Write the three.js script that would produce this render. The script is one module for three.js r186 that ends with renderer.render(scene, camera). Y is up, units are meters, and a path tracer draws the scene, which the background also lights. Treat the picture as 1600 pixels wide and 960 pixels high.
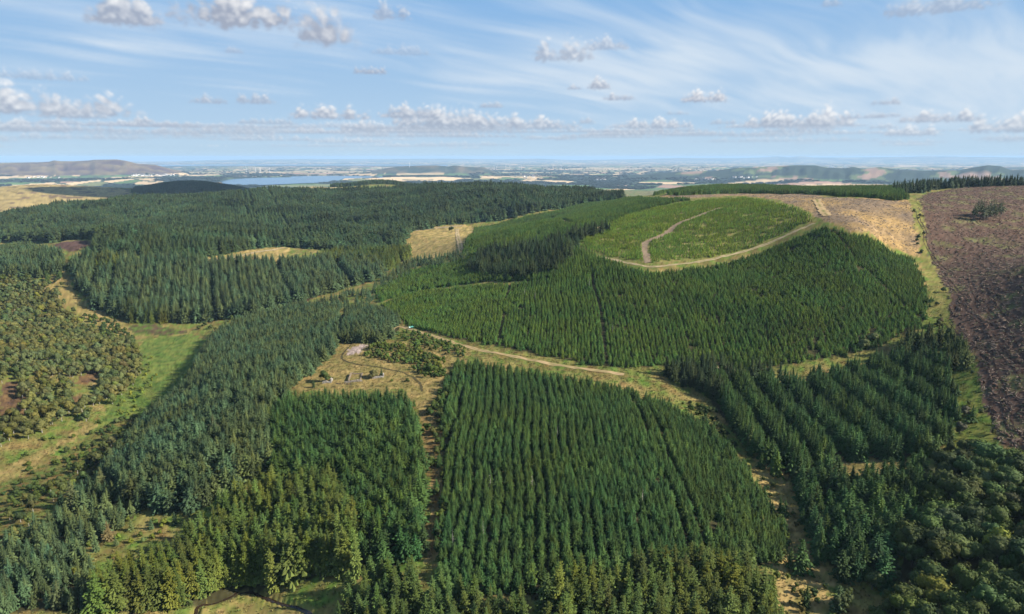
import * as THREE from 'three';
import { mergeGeometries } from 'three/addons/utils/BufferGeometryUtils.js';
import { createNoise2D } from 'simplex-noise';

// ------------------------------------------------------------------ camera
const EYE = 125, PITCH = 12.4 * Math.PI / 180, F = 1067;
const scene = new THREE.Scene();
const camera = new THREE.PerspectiveCamera(2 * Math.atan(480 / F) * 180 / Math.PI, 1600 / 960, 1, 200000);
camera.position.set(0, EYE, 0);
camera.rotation.x = -PITCH;
const renderer = new THREE.WebGLRenderer();
renderer.toneMapping = THREE.LinearToneMapping;
renderer.toneMappingExposure = 2.3;
renderer.shadowMap.enabled = true;

// ------------------------------------------------------------------ helpers
function rng(seed) { let s = seed | 0; return () => { s = (s + 0x6d2b79f5) | 0; let t = Math.imul(s ^ (s >>> 15), 1 | s); t = (t + Math.imul(t ^ (t >>> 7), 61 | t)) ^ t; return ((t ^ (t >>> 14)) >>> 0) / 4294967296; }; }
const n2 = createNoise2D(rng(11)), n2b = createNoise2D(rng(23));
const clamp = (x, a = 0, b = 1) => x < a ? a : x > b ? b : x;
const smooth = (a, b, x) => { const t = clamp((x - a) / (b - a)); return t * t * (3 - 2 * t); };
const lerp = (a, b, t) => a + (b - a) * t;
const mix3 = (a, b, t) => [lerp(a[0], b[0], t), lerp(a[1], b[1], t), lerp(a[2], b[2], t)];
function fbm(x, y, o = 4) { let s = 0, a = 0.5; for (let i = 0; i < o; i++) { s += a * n2(x, y); x = x * 2.03 + 17.1; y = y * 2.03 - 9.7; a *= 0.5; } return s; }
// direction in the world that the lens maps to a picture position (1600 x 960)
function ray(px, py) {
  const u = (px - 800) / F, v = (480 - py) / F, c = Math.cos(PITCH), s = Math.sin(PITCH);
  return [u, v * c - s, -c - v * s];
}
function azEl(px, py) { const [x, y, z] = ray(px, py); return [Math.atan2(x, -z), Math.atan2(y, Math.hypot(x, z))]; }
const azOf = (px, py = 300) => azEl(px, py)[0];
// height of a point that shows at (px, py) when it stands r metres away
const heightAt = (px, py, r) => EYE + r * Math.tan(azEl(px, py)[1]);
function toPicture(x, y, z) {
  const c = Math.cos(PITCH), s = Math.sin(PITCH), dy = y - EYE, cy = dy * c - z * s, cz = dy * s + z * c;
  return [800 + F * x / -cz, 480 - F * cy / -cz, -cz];
}

// ------------------------------------------------------------------ sun, air
const SUN_EL = 31.5 * Math.PI / 180, SUN_AZ = 11 * Math.PI / 180;      // from the right, a little behind the camera
const sunDir = new THREE.Vector3(Math.cos(SUN_EL) * Math.cos(SUN_AZ), Math.sin(SUN_EL), Math.cos(SUN_EL) * Math.sin(SUN_AZ));
const sun = new THREE.DirectionalLight(new THREE.Color().setRGB(1.0, 0.92, 0.8), 5);
sun.position.copy(sunDir).multiplyScalar(3000).add(new THREE.Vector3(0, 0, -900));
sun.target.position.set(0, 0, -900);
sun.castShadow = true;
Object.assign(sun.shadow.camera, { left: -1500, right: 1500, top: 1500, bottom: -1500, near: 10, far: 8000 });
sun.shadow.mapSize.set(4096, 4096);
scene.add(sun, sun.target);
scene.fog = new THREE.FogExp2(new THREE.Color().setRGB(0.49, 0.73, 1.0), 3.7e-5);

// ------------------------------------------------------------------ sky
function makeSky() {
  const W = 4096, H = 2048, data = new Float32Array(W * H * 4);
  const zen = [0.026, 0.072, 0.19], mid = [0.092, 0.192, 0.338], hor = [0.232, 0.304, 0.366];
  const air = (el) => { const t = Math.max(0, el) / (Math.PI / 2); return t < 0.16 ? mix3(hor, mid, Math.pow(t / 0.16, 0.8)) : mix3(mid, zen, Math.pow((t - 0.16) / 0.84, 0.6)); };
  for (let r = 0; r < H; r++) {
    const el = ((r + 0.5) / H - 0.5) * Math.PI, base = air(el), sy = Math.sin(el), ce = Math.cos(el);
    for (let c = 0; c < W; c++) {
      const round = ((c + 0.5) / W - 0.5) * 2 * Math.PI, x = Math.cos(round) * ce, z = Math.sin(round) * ce;
      let R = base[0], G = base[1], B = base[2];
      if (el > 0) {
        // thin high cloud: streaks laid out on a plane far above
        const k = 1 / (sy + 0.10), u = x * k, v = z * k;
        const wx = 0.10 * n2(u * 0.7 + 3, v * 0.7), wz = 0.10 * n2b(u * 0.7, v * 0.7 + 7);
        const a = 0.72 * (u + wx) - 0.69 * (v + wz), b = 0.69 * (u + wx) + 0.72 * (v + wz);
        const sheet = 0.5 + 0.42 * n2b(u * 0.26 + 5.2, v * 0.26 - 1.4) + 0.18 * n2(u * 0.7, v * 0.7) + 0.10 * u * ce;
        let st = 0, am = 0.5, fx = a * 0.55, fy = b * 2.4;
        for (let i = 0; i < 6; i++) { st += am * n2(fx, fy); fx = fx * 1.75 + 5.1; fy = fy * 2.05 + 3.3; am *= 0.56; }
        const soft = 0.5 + 0.5 * n2(u * 1.3 - 4, v * 1.3 + 2);
        const cir = smooth(0.22, 1.3, sheet * 0.95 + st * (0.25 + 0.35 * soft)) * smooth(0.0, 0.08, el) * (1 - 0.5 * smooth(0.7, 1.4, el));
        const w = clamp(cir * 0.78);
        R = lerp(R, 0.318, w); G = lerp(G, 0.356, w); B = lerp(B, 0.395, w);
      }
      const i = (r * W + c) * 4; data[i] = R; data[i + 1] = G; data[i + 2] = B; data[i + 3] = 1;
    }
  }
  // heaped clouds: [azimuth, elevation of the base, half width, height, opacity, tint, seed], radians
  const list = [], rad = Math.PI / 180, rand = rng(77);
  const px = (cx, base, hw, ht, op = 1, grey = 0.5) => { const [az, el] = azEl(cx, base), q = 1 / F; list.push([az, el, hw * q, ht * q, op, grey, rand() * 90]); };
  px(192, 33, 52, 46, 0.9, 0.6); px(375, 34, 92, 60, 0.98, 0.55); px(512, 60, 48, 78, 0.95, 0.6); px(612, 26, 28, 30, 0.6, 0.7);
  px(880, 90, 50, 38, 0.7, 0.6); px(948, 75, 34, 20, 0.55, 0.6); px(578, 114, 26, 15, 0.8, 0.75); px(365, 82, 14, 10, 0.4, 0.8);
  px(935, 137, 20, 17, 0.85, 0.7); px(898, 139, 12, 8, 0.7, 0.8); px(968, 155, 26, 13, 0.85, 0.7); px(1100, 157, 36, 20, 1, 0.35);
  px(1384, 162, 20, 11, 0.75, 0.8); px(1470, 16, 70, 28, 0.55, 0.7); px(1300, 8, 16, 14, 0.45, 0.7); px(630, 84, 50, 14, 0.35, 0.7);
  px(30, 172, 140, 42, 0.95, 0.35); px(110, 182, 45, 18, 0.85, 0.35); px(60, 122, 60, 14, 0.4, 0.5); px(20, 203, 90, 18, 0.9, 0.45); px(130, 204, 70, 10, 0.7, 0.75);
  px(325, 160, 28, 13, 0.75, 0.8); px(400, 160, 30, 17, 0.7, 0.8); px(418, 193, 45, 9, 0.65, 0.8); px(225, 190, 14, 9, 0.9, 0.4); px(265, 196, 14, 9, 0.7, 0.8);
  px(285, 211, 26, 9, 0.9, 0.4); px(515, 183, 62, 24, 0.98, 0.45); px(565, 203, 34, 21, 0.95, 0.45); px(490, 207, 56, 9, 0.9, 0.5); px(640, 182, 52, 24, 0.95, 0.6);
  px(700, 195, 92, 34, 0.98, 0.45); px(770, 197, 60, 30, 0.98, 0.4); px(768, 167, 20, 10, 0.7, 0.8); px(850, 200, 60, 22, 0.9, 0.6); px(918, 192, 13, 12, 0.7, 0.7);
  px(1015, 199, 70, 17, 0.95, 0.5); px(1058, 178, 18, 6, 0.5, 0.8); px(1130, 193, 22, 8, 0.75, 0.75); px(1230, 195, 72, 24, 1, 0.4); px(1292, 194, 40, 30, 1, 0.3);
  px(1352, 184, 30, 9, 0.7, 0.7); px(1390, 182, 16, 8, 0.6, 0.7); px(1470, 188, 52, 19, 0.98, 0.45); px(1425, 210, 36, 16, 0.95, 0.35); px(1380, 200, 20, 8, 0.6, 0.7); px(1570, 203, 48, 26, 1, 0.35);
  // the distant rows go on all round the horizon, in and out of the frame
  for (let i = 0; i < 150; i++) {   // long flat banks
    const az = (rand() * 2 - 1) * Math.PI, e = 0.7 + 1.6 * rand();
    list.push([az, e * rad, (3 + 6 * rand()) * rad, (0.22 + 0.3 * rand()) * rad, 0.5 + 0.35 * rand(), 0.5 + 0.3 * rand(), rand() * 90]);
  }
  for (let i = 0; i < 260; i++) {
    const az = (rand() * 2 - 1) * Math.PI, e = 0.5 + 1.9 * Math.pow(rand(), 0.8), s = (0.25 + 0.3 * e) * (0.45 + 1.2 * rand() * rand());
    list.push([az, e * rad, (1.4 + 3.6 * rand()) * s * rad * 1.5, (0.35 + 0.45 * rand()) * s * rad * 1.2, 0.45 + 0.4 * rand(), 0.3 + 0.35 * rand(), rand() * 90]);
  }
  for (let i = 0; i < 190; i++) {
    const az = (rand() * 2 - 1) * Math.PI, e = 2.6 + 12 * rand() * rand();
    if (Math.abs(az) < 0.72 && e < 12.6) continue;
    const s = 0.5 + e * 0.13;
    list.push([az, e * rad, (0.8 + 2.2 * rand()) * s * rad, (0.5 + 0.7 * rand()) * s * rad, 0.6 + 0.4 * rand(), 0.3 + 0.4 * rand(), rand() * 90]);
  }
  list.sort((a, b) => b[1] < a[1] ? -1 : 1);
  for (const [az, el, hw, ht, op, grey, sd] of list.reverse()) {
    const r0 = Math.max(0, Math.floor(((el - ht * 0.35) / Math.PI + 0.5) * H)), r1 = Math.min(H - 1, Math.ceil(((el + ht * 1.5) / Math.PI + 0.5) * H));
    const ce = Math.cos(el), c0 = Math.floor((az - hw * 1.35 / ce) / (2 * Math.PI) * W), c1 = Math.ceil((az + hw * 1.35 / ce) / (2 * Math.PI) * W);
    const fs = 1 / Math.max(ht, 0.010), fine = 1.5 + 0.0;
    const dens = (u, v) => {     // u across -1..1, v up 0..1
      const X = u * hw * fs, Y = v * ht * fs;
      let n = 0, am = 0.5, x = X * fine + sd, y = Y * fine * 1.25 + sd * 0.7;
      for (let i = 0; i < 4; i++) { n += am * (1.35 * Math.abs(n2b(x, y)) - 0.42); x = x * 2.07 + 3.1; y = y * 2.07 + 1.7; am *= 0.43; }
      const lump = 0.62 + 0.38 * n2(X * 0.85 + sd, sd * 1.3), top = Math.sqrt(Math.max(0, 1 - u * u)) * lump;
      return (v < 0.12 ? smooth(-0.22, 0.14, v + n * 0.14) : 1) * (top - v * 0.95 + n * 0.62 + 0.05 - Math.max(0, Math.abs(u) - 0.6) * 0.5);
    };
    for (let r = r0; r <= r1; r++) for (let c = c0; c <= c1; c++) {
      const e = ((r + 0.5) / H - 0.5) * Math.PI, a = (c + 0.5) / W * 2 * Math.PI;
      const u = (a - az) * ce / hw, v = (e - el) / ht, d = dens(u, v);
      if (d <= 0) continue;
      const al = op * smooth(0, 0.46, d) * smooth(0.0, 0.012, e);
      const d2 = dens(u + 0.10 * ht / hw, v + 0.22);
      const lit = clamp(0.12 + 0.55 * smooth(0.05, 0.8, v) + 1.1 * (d - d2 - 0.12) + 0.55 * (0.5 - grey));
      const col = mix3([0.158, 0.180, 0.228], [0.41, 0.41, 0.415], lit), haze = mix3(hor, [0.26, 0.318, 0.373], 0.4), hz = Math.exp(-Math.max(e, 0) / 0.035) * 0.75;
      const col2 = mix3(col, haze, hz);
      // azimuth 0 looks along -z: round = atan2(z, x) = azimuth - 90 degrees
      const cc = ((Math.round(c + W / 2 - W / 4) % W) + W) % W, i = (r * W + cc) * 4;
      for (let k = 0; k < 3; k++) data[i + k] = lerp(data[i + k], col2[k], al);
    }
  }
  const t = new THREE.DataTexture(data, W, H, THREE.RGBAFormat, THREE.FloatType);
  t.mapping = THREE.EquirectangularReflectionMapping; t.magFilter = THREE.LinearFilter; t.needsUpdate = true;
  return t;
}
scene.background = makeSky();
scene.environment = scene.background;

// ------------------------------------------------------------------ terrain height
// surveyed points: [px, py, distance or null, height, height of what hides the ground there]
const survey = [];
function byHeight(px, py, h) { const d = ray(px, py), t = (h - EYE) / d[1], r = t * Math.hypot(d[0], d[2]); survey.push([Math.atan2(d[0], -d[2]), r, h]); }
function byDist(px, py, r, off = 0) { survey.push([azOf(px, py), r, heightAt(px, py, r) - off]); }
function plain(px, r, h) { survey.push([azOf(px), r, h]); }
[[-60, 1000, -6], [380, 945, -13], [800, 960, 0], [1200, 960, -5], [1600, 980, 2],
 [0, 820, -15], [120, 800, -14], [330, 780, -5], [550, 810, 0], [800, 800, 5], [1100, 800, 1], [1250, 820, -5], [1400, 820, 0], [1600, 810, 9],
 [0, 680, -20], [160, 660, -24], [400, 650, 0], [560, 640, 4], [800, 650, 8], [1000, 660, 8], [1150, 650, 0], [1350, 650, 5], [1600, 690, 14],
 [292, 580, -26], [240, 645, -27], [180, 705, -24], [365, 585, -6], [315, 655, -6], [255, 725, -7], [0, 550, -17], [250, 560, -27], [420, 560, -6], [560, 570, 5], [700, 550, 6], [900, 572, 6], [1130, 590, 3], [1350, 570, 10], [1560, 570, 25],
 [60, 470, -15], [160, 500, -26], [300, 508, -29], [530, 510, 0], [640, 515, 5], [760, 490, 12], [1000, 490, 22], [1250, 490, 28], [1440, 490, 30], [1570, 490, 37],
 [700, 440, 10], [800, 434, 20], [1010, 416, 40], [1200, 402, 46], [1400, 402, 47], [1560, 402, 50]].forEach((a) => byHeight(...a));
[[470, 470, 690], [590, 432, 780], [650, 402, 850], [690, 372, 1000], [150, 384, 950], [400, 402, 900], [560, 400, 830, 16], [560, 350, 1100, 16], [560, 300, 1700, 16],
 [200, 307, 1900, 16], [400, 296, 1800, 16], [480, 297, 1750, 16], [700, 289, 1600, 16], [850, 291, 1450, 16], [960, 303, 1300, 16], [830, 332, 1150, 16], [740, 352, 1050, 16],
 [0, 346, 1500, 16], [0, 402, 950, 12], [100, 352, 1350, 16], [200, 332, 1500, 16], [300, 350, 1200, 16], [400, 350, 1180, 16],
 [50, 330, 2000], [60, 300, 3000], [60, 288, 3600], [290, 281, 3200, 15], [245, 286, 3200, 15], [340, 285, 3200, 15], [400, 296, 3200, 15], [205, 300, 3200], [230, 301, 2900], [360, 299, 2900], [460, 293, 2300], [590, 280, 2450, 16], [535, 290, 2450, 16], [665, 291, 2450, 16], [520, 293, 2200],
 [900, 378, 671], [880, 346, 850], [780, 362, 850], [1000, 331, 850], [1150, 313, 830, 2], [1060, 316, 860, 2], [1000, 314, 1000], [900, 332, 1050, 4], [1260, 332, 690], [1272, 350, 640],
 [1350, 352, 620], [1300, 313, 780], [1430, 313, 850], [1300, 303, 1000], [1400, 303, 1000], [1300, 291, 1250, 6], [1100, 294, 1450], [1050, 303, 1250], [1000, 304, 1200, 4],
 [1560, 340, 800], [1500, 304, 1000], [1600, 292, 1120], [1700, 290, 1150], [1450, 296, 1100], [1700, 400, 540], [1200, 306, 1000], [1150, 303, 1100]].forEach((a) => byDist(...a));
[[980, 1800, 5], [980, 2600, -70], [1100, 2300, 0], [1350, 2000, 10], [1350, 3000, -70], [1600, 1800, 40], [1600, 3000, -60], [750, 2600, -30], [850, 2200, 0], [1750, 2400, 0], [400, 2300, 0],
 [450, 3200, -60], [600, 3300, -60], [200, 2400, -45], [100, 2500, -35], [-150, 600, -15], [-150, 1000, -20], [-150, 2000, -25], [-150, 3300, -25], [1800, 280, 12], [1800, 700, 55], [-200, 300, -20],
 [-100, 90, -8], [400, 90, -8], [800, 90, -4], [1200, 90, -6], [1700, 90, 0], [800, 60, -3]].forEach((a) => plain(...a));
for (let px = -150; px <= 1750; px += 190) { survey.push([azOf(px), 4600, -120]); survey.push([azOf(px), 6500, -150]); }

const KA = 1.5;
const tpsN = survey.length, tpsW = (() => {
  const n = tpsN + 3, A = [], P = survey.map(([a, r]) => [a * KA, Math.log(r)]);
  const k = (i, j) => { const q = (P[i][0] - P[j][0]) ** 2 + (P[i][1] - P[j][1]) ** 2; return q < 1e-12 ? 0 : 0.5 * q * Math.log(q); };
  for (let i = 0; i < n; i++) {
    const row = new Float64Array(n + 1);
    for (let j = 0; j < n; j++) {
      if (i < tpsN && j < tpsN) row[j] = k(i, j) + (i === j ? 0.0007 : 0);
      else if (i < tpsN) row[j] = j === tpsN ? 1 : P[i][j - tpsN - 1];
      else if (j < tpsN) row[j] = i === tpsN ? 1 : P[j][i - tpsN - 1];
    }
    row[n] = i < tpsN ? survey[i][2] : 0;
    A.push(row);
  }
  for (let c = 0; c < n; c++) {
    let p = c; for (let r = c + 1; r < n; r++) if (Math.abs(A[r][c]) > Math.abs(A[p][c])) p = r;
    [A[c], A[p]] = [A[p], A[c]];
    for (let r = 0; r < n; r++) if (r !== c && A[r][c]) { const f = A[r][c] / A[c][c]; for (let j = c; j <= n; j++) A[r][j] -= f * A[c][j]; }
  }
  return { P, w: A.map((r, i) => r[n] / r[i]) };
})();
function tps(az, r) {
  const x = clamp(az, -0.85, 0.85) * KA, y = Math.log(clamp(r, 45, 6600)), { P, w } = tpsW;
  let s = w[tpsN] + w[tpsN + 1] * x + w[tpsN + 2] * y;
  for (let i = 0; i < tpsN; i++) { const q = (x - P[i][0]) ** 2 + (y - P[i][1]) ** 2; if (q > 1e-12) s += w[i] * 0.5 * q * Math.log(q); }
  return s;
}
// far hills: distance, half depth, skyline as [px, py]
const PLAIN = -150;
const hills = [
  { d: 12500, s: 1100, kind: 'moor', p: [[-300, 262], [-100, 256], [0, 255], [60, 253.8], [76, 252.8], [84, 250.8], [95, 252], [115, 252], [140, 250.8], [145, 249.8], [182, 249.2], [195, 251], [215, 256], [228, 256.8], [242, 257.6], [262, 263], [285, 268.5], [315, 276]] },
  { d: 11000, s: 520, kind: 'dark', p: [[500, 276], [545, 272], [580, 268], [600, 263.5], [620, 260.8], [650, 259], [682, 258.3], [700, 260.6], [709, 258.8], [716, 259.2], [730, 261], [755, 261.6], [768, 266], [782, 273]] },
  { d: 9000, s: 800, kind: 'wood', p: [[960, 276], [1040, 270], [1080, 268], [1120, 266.5], [1150, 262.5], [1195, 261], [1240, 258.3], [1275, 258.6], [1290, 262], [1320, 263.2], [1333, 261], [1350, 264], [1375, 261.4], [1400, 265], [1450, 267], [1500, 266], [1520, 262], [1545, 258.2], [1565, 260], [1580, 266], [1620, 264], [1750, 268]] },
  { d: 17500, s: 2200, kind: 'field', p: [[-300, 272], [250, 270], [420, 269], [500, 268.5], [600, 268], [720, 266], [800, 262.5], [870, 261], [960, 263], [1050, 261], [1200, 260.5], [1300, 261], [1500, 262], [1600, 261], [1900, 265]] },
  { d: 46000, s: 5500, kind: 'far', p: [[-400, 256], [240, 256.5], [285, 254.5], [330, 252.8], [380, 252], [480, 251], [560, 251], [690, 250.3], [780, 251.4], [840, 250.3], [900, 252.6], [1000, 251.2], [1060, 249.3], [1150, 249.8], [1195, 248.3], [1214, 246.6], [1232, 248.3], [1252, 246.5], [1272, 248.6], [1320, 248.6], [1420, 247.6], [1450, 246.6], [1520, 247.8], [1600, 248.6], [1900, 250]] },
];
for (const h of hills) h.q = h.p.map(([x, y]) => { const [az, el] = azEl(x, h.kind === 'far' ? y - 2.4 : y); return [az, EYE + h.d * Math.tan(el)]; });
function profile(q, az) {
  if (az <= q[0][0]) return q[0][1]; if (az >= q[q.length - 1][0]) return q[q.length - 1][1];
  let i = 1; while (q[i][0] < az) i++;
  const t = (az - q[i - 1][0]) / (q[i][0] - q[i - 1][0]);
  return lerp(q[i - 1][1], q[i][1], t);
}
const onPlain = (px, py) => { const d = ray(px, py), t = (PLAIN + 6 - EYE) / d[1]; return [d[0] * t, d[2] * t]; };
const LOCH = [onPlain(345, 283), onPlain(360, 280), onPlain(385, 278.6), onPlain(420, 277.6), onPlain(452, 277.2), onPlain(456, 275.6), onPlain(478, 275.2), onPlain(520, 274.8), onPlain(560, 275.2), onPlain(600, 276), onPlain(598, 280), onPlain(540, 281), onPlain(520, 283.5), onPlain(500, 285.5), onPlain(470, 286.5), onPlain(440, 288), onPlain(380, 290), onPlain(350, 289)];
function inLoch(x, z) { let c = false; for (let i = 0, j = LOCH.length - 1; i < LOCH.length; j = i++) if ((LOCH[i][1] > z) !== (LOCH[j][1] > z) && x < (LOCH[j][0] - LOCH[i][0]) * (z - LOCH[i][1]) / (LOCH[j][1] - LOCH[i][1]) + LOCH[i][0]) c = !c; return c; }
let hillKind = null;
function rawHeight(az, r) {
  const x = Math.sin(az) * r, z = -Math.cos(az) * r;
  let h = r < 7200 ? tps(az, r) : PLAIN;
  h = lerp(h, PLAIN, smooth(5200, 7200, r));
  if (r < 5200) h += 0.5 * fbm(x / 14, z / 14, 3) + Math.min(1.6, r / 600) * fbm(x / 60, z / 60, 3);
  if (r > 850 && r < 2600) h += 7 * smooth(850, 1150, r) * smooth(2600, 2000, r) * fbm(x / 240 + 3, z / 240, 2) * (az < 0.13 ? 1 : 0.35);
  hillKind = null;
  if (r > 50000) h -= (r - 50000) * 0.03;
  if (r > 5200) {
    h += smooth(5200, 9000, r) * 9 * fbm(x / 1400, z / 1400, 3);
    if (r > 6000 && r < 13000 && inLoch(x, z)) return PLAIN - 4;
    for (const H of hills) {
      const top = profile(H.q, az), g = (r - H.d) / H.s;
      if (Math.abs(g) > 3) continue;
      const gul = H.kind === 'field' || H.kind === 'far' ? 0 : 0.30 * fbm(x / 420, z / 420, 4) + 0.12 * n2(az * 60, r / 2500);
      const lift = (top - PLAIN) * Math.exp(-g * g * (g < 0 ? 1 : 0.8)) * (1 + gul * smooth(0.12, 0.7, Math.abs(g)));
      if (r < 58000 && top > PLAIN + 8 && lift > h - PLAIN) { h = lerp(h, PLAIN + lift, smooth(0, 25, PLAIN + lift - h + 4)); if (lift > 35) hillKind = H.kind; }
    }
  }
  return h;
}
// the sheet: rings of growing radius round the place, finer where there is something to see
const AZ = [], RR = [];
for (let a = -47; a <= 47.001; a += 0.11) AZ.push(a * Math.PI / 180);
const AZF = AZ.length;
for (let a = 49; a < 312; a += 4) AZ.push(a * Math.PI / 180);
{ let r = 40; while (r < 78000) { RR.push(r); r *= r < 110 ? 1.06 : r < 1900 ? 1.009 : r < 6000 ? 1.016 : 1.0125; } }
const NA = AZ.length, NR = RR.length, HG = new Float32Array(NA * NR), HK = [];
for (let i = 0; i < NR; i++) for (let j = 0; j < NA; j++) {
  let az = AZ[j]; if (az > Math.PI) az -= 2 * Math.PI;
  HG[i * NA + j] = rawHeight(az, RR[i]); HK.push(hillKind);
}
const LR = RR.map(Math.log);
function hgt(x, z) {
  const r = Math.hypot(x, z), az = Math.atan2(x, -z);
  const fj = clamp((az - AZ[0]) / (AZ[1] - AZ[0]), 0, AZF - 1.001), j = Math.floor(fj), tj = fj - j;
  let lo = 0, hi = NR - 1; while (hi - lo > 1) { const m = (lo + hi) >> 1; if (RR[m] <= r) lo = m; else hi = m; }
  const ti = clamp((r - RR[lo]) / (RR[lo + 1] - RR[lo])), a = lo * NA + j, b = a + NA;
  return lerp(lerp(HG[a], HG[a + 1], tj), lerp(HG[b], HG[b + 1], tj), ti);
}
// place on the ground (or OFF metres above it) that is seen at a picture position
function at(px, py, off = 0) {
  const d = ray(px, py), l = Math.hypot(d[0], d[2]), ux = d[0] / l, uz = d[2] / l, sl = d[1] / l;
  let r = 45, p = 45;
  while (r < 60000) { if (EYE + sl * r <= hgt(ux * r, uz * r) + off) break; p = r; r *= 1.006; }
  for (let i = 0; i < 14; i++) { const m = (p + r) / 2; if (EYE + sl * m <= hgt(ux * m, uz * m) + off) r = m; else p = m; }
  return [ux * r, uz * r];
}
const polar = (px, r) => { const a = azOf(px); return [Math.sin(a) * r, -Math.cos(a) * r]; };
// outline on the ground: entries [px, py], [px, py, height off ground] or {px, r}
function region(pts) {
  const q = pts.map((p) => Array.isArray(p) ? at(p[0], p[1], p[2] || 0) : polar(p.px, p.r));
  let x0 = 1e9, x1 = -1e9, z0 = 1e9, z1 = -1e9;
  for (const [x, z] of q) { x0 = Math.min(x0, x); x1 = Math.max(x1, x); z0 = Math.min(z0, z); z1 = Math.max(z1, z); }
  return { q, x0, x1, z0, z1 };
}
function inside(R, x, z) {
  if (x < R.x0 || x > R.x1 || z < R.z0 || z > R.z1) return false;
  let c = false; const q = R.q;
  for (let i = 0, j = q.length - 1; i < q.length; j = i++) if ((q[i][1] > z) !== (q[j][1] > z) && x < (q[j][0] - q[i][0]) * (z - q[i][1]) / (q[j][1] - q[i][1]) + q[i][0]) c = !c;
  return c;
}
const distSeg = (x, z, a, b) => { const dx = b[0] - a[0], dz = b[1] - a[1], t = clamp(((x - a[0]) * dx + (z - a[1]) * dz) / (dx * dx + dz * dz || 1)); return Math.hypot(x - a[0] - t * dx, z - a[1] - t * dz); };
const distLine = (x, z, l) => { let d = 1e9; for (let i = 1; i < l.length; i++) d = Math.min(d, distSeg(x, z, l[i - 1], l[i])); return d; };

// ------------------------------------------------------------------ layout: tracks, open ground, stands
const line = (pts) => pts.map((p) => Array.isArray(p) ? at(p[0], p[1]) : polar(p.px, p.r));
const tracks = [   // gravel and brash tracks: [name, label, line, width, colour, clear width]
  ['forest_track', 'pale forest track running past the clearing below the domed hill', line([[604, 524], [622, 511], [645, 516], [690, 530], [740, 545], [800, 557], [880, 572], [975, 586]]), 3.2, [0.330, 0.240, 0.125], 5],
  ['forest_track', 'tan track curving round the foot of the domed hilltop', line([[940, 402], [985, 412], [1020, 417], [1060, 413], [1110, 406], [1160, 394], [1200, 381], [1240, 363], [1273, 349]]), 3.4, [0.336, 0.264, 0.152], 6],
  ['forest_path', 'brown ride of old brash climbing the domed hilltop', line([[1012, 411], [1008, 380], [1022, 373], [1040, 366], [1062, 349], [1100, 334], [1125, 325]]), 6.5, [0.240, 0.176, 0.112], 5],
  ['forest_track', 'short pale track on the far left shoulder of the dome', line([[863, 341], [885, 348], [905, 352]]), 5, [0.336, 0.256, 0.152], 5],
  ['forest_track', 'small bend of tan track left of the domed hilltop', line([[886, 382], [893, 374], [915, 369], [940, 362], [934, 355]]), 4, [0.320, 0.248, 0.152], 4],
  ['forest_track', 'thin track along the felled strip in the left forest', line([[315, 406], [350, 405], [385, 398], [420, 392], [447, 388]]), 4.5, [0.352, 0.272, 0.160], 4],
  ['forest_track', 'pale track at the head of the valley', line([[630, 364], [650, 361], [680, 357], [703, 355], [722, 353]]), 4.5, [0.336, 0.264, 0.200], 4],
  ['forest_track', 'track dropping from the valley head to the young trees', line([[714, 358], [716, 372], [720, 392]]), 6, [0.336, 0.256, 0.144], 4],
  ['forest_track', 'sandy track over the felled crest', line([[1276, 312], [1280, 320], [1285, 328], [1293, 338]]), 8, [0.368, 0.264, 0.136], 4],
  ['forest_track', 'short bend of track between the tall spruces', line([[1122, 572], [1140, 578], [1166, 594]]), 4.5, [0.288, 0.224, 0.152], 5],
];
const TRACKS = tracks.map((t) => [t[2], t[5]]);
const ditch = line([[548, 540], [537, 552], [535, 562], [560, 570], [600, 576], [625, 581], [645, 590], [656, 600], [660, 612]]);
const burn = line([[285, 985], [304, 960], [310, 946], [345, 938], [370, 925], [392, 924], [412, 932], [440, 942], [470, 950], [500, 968]]);
const RG = (pts) => region(pts);
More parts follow.
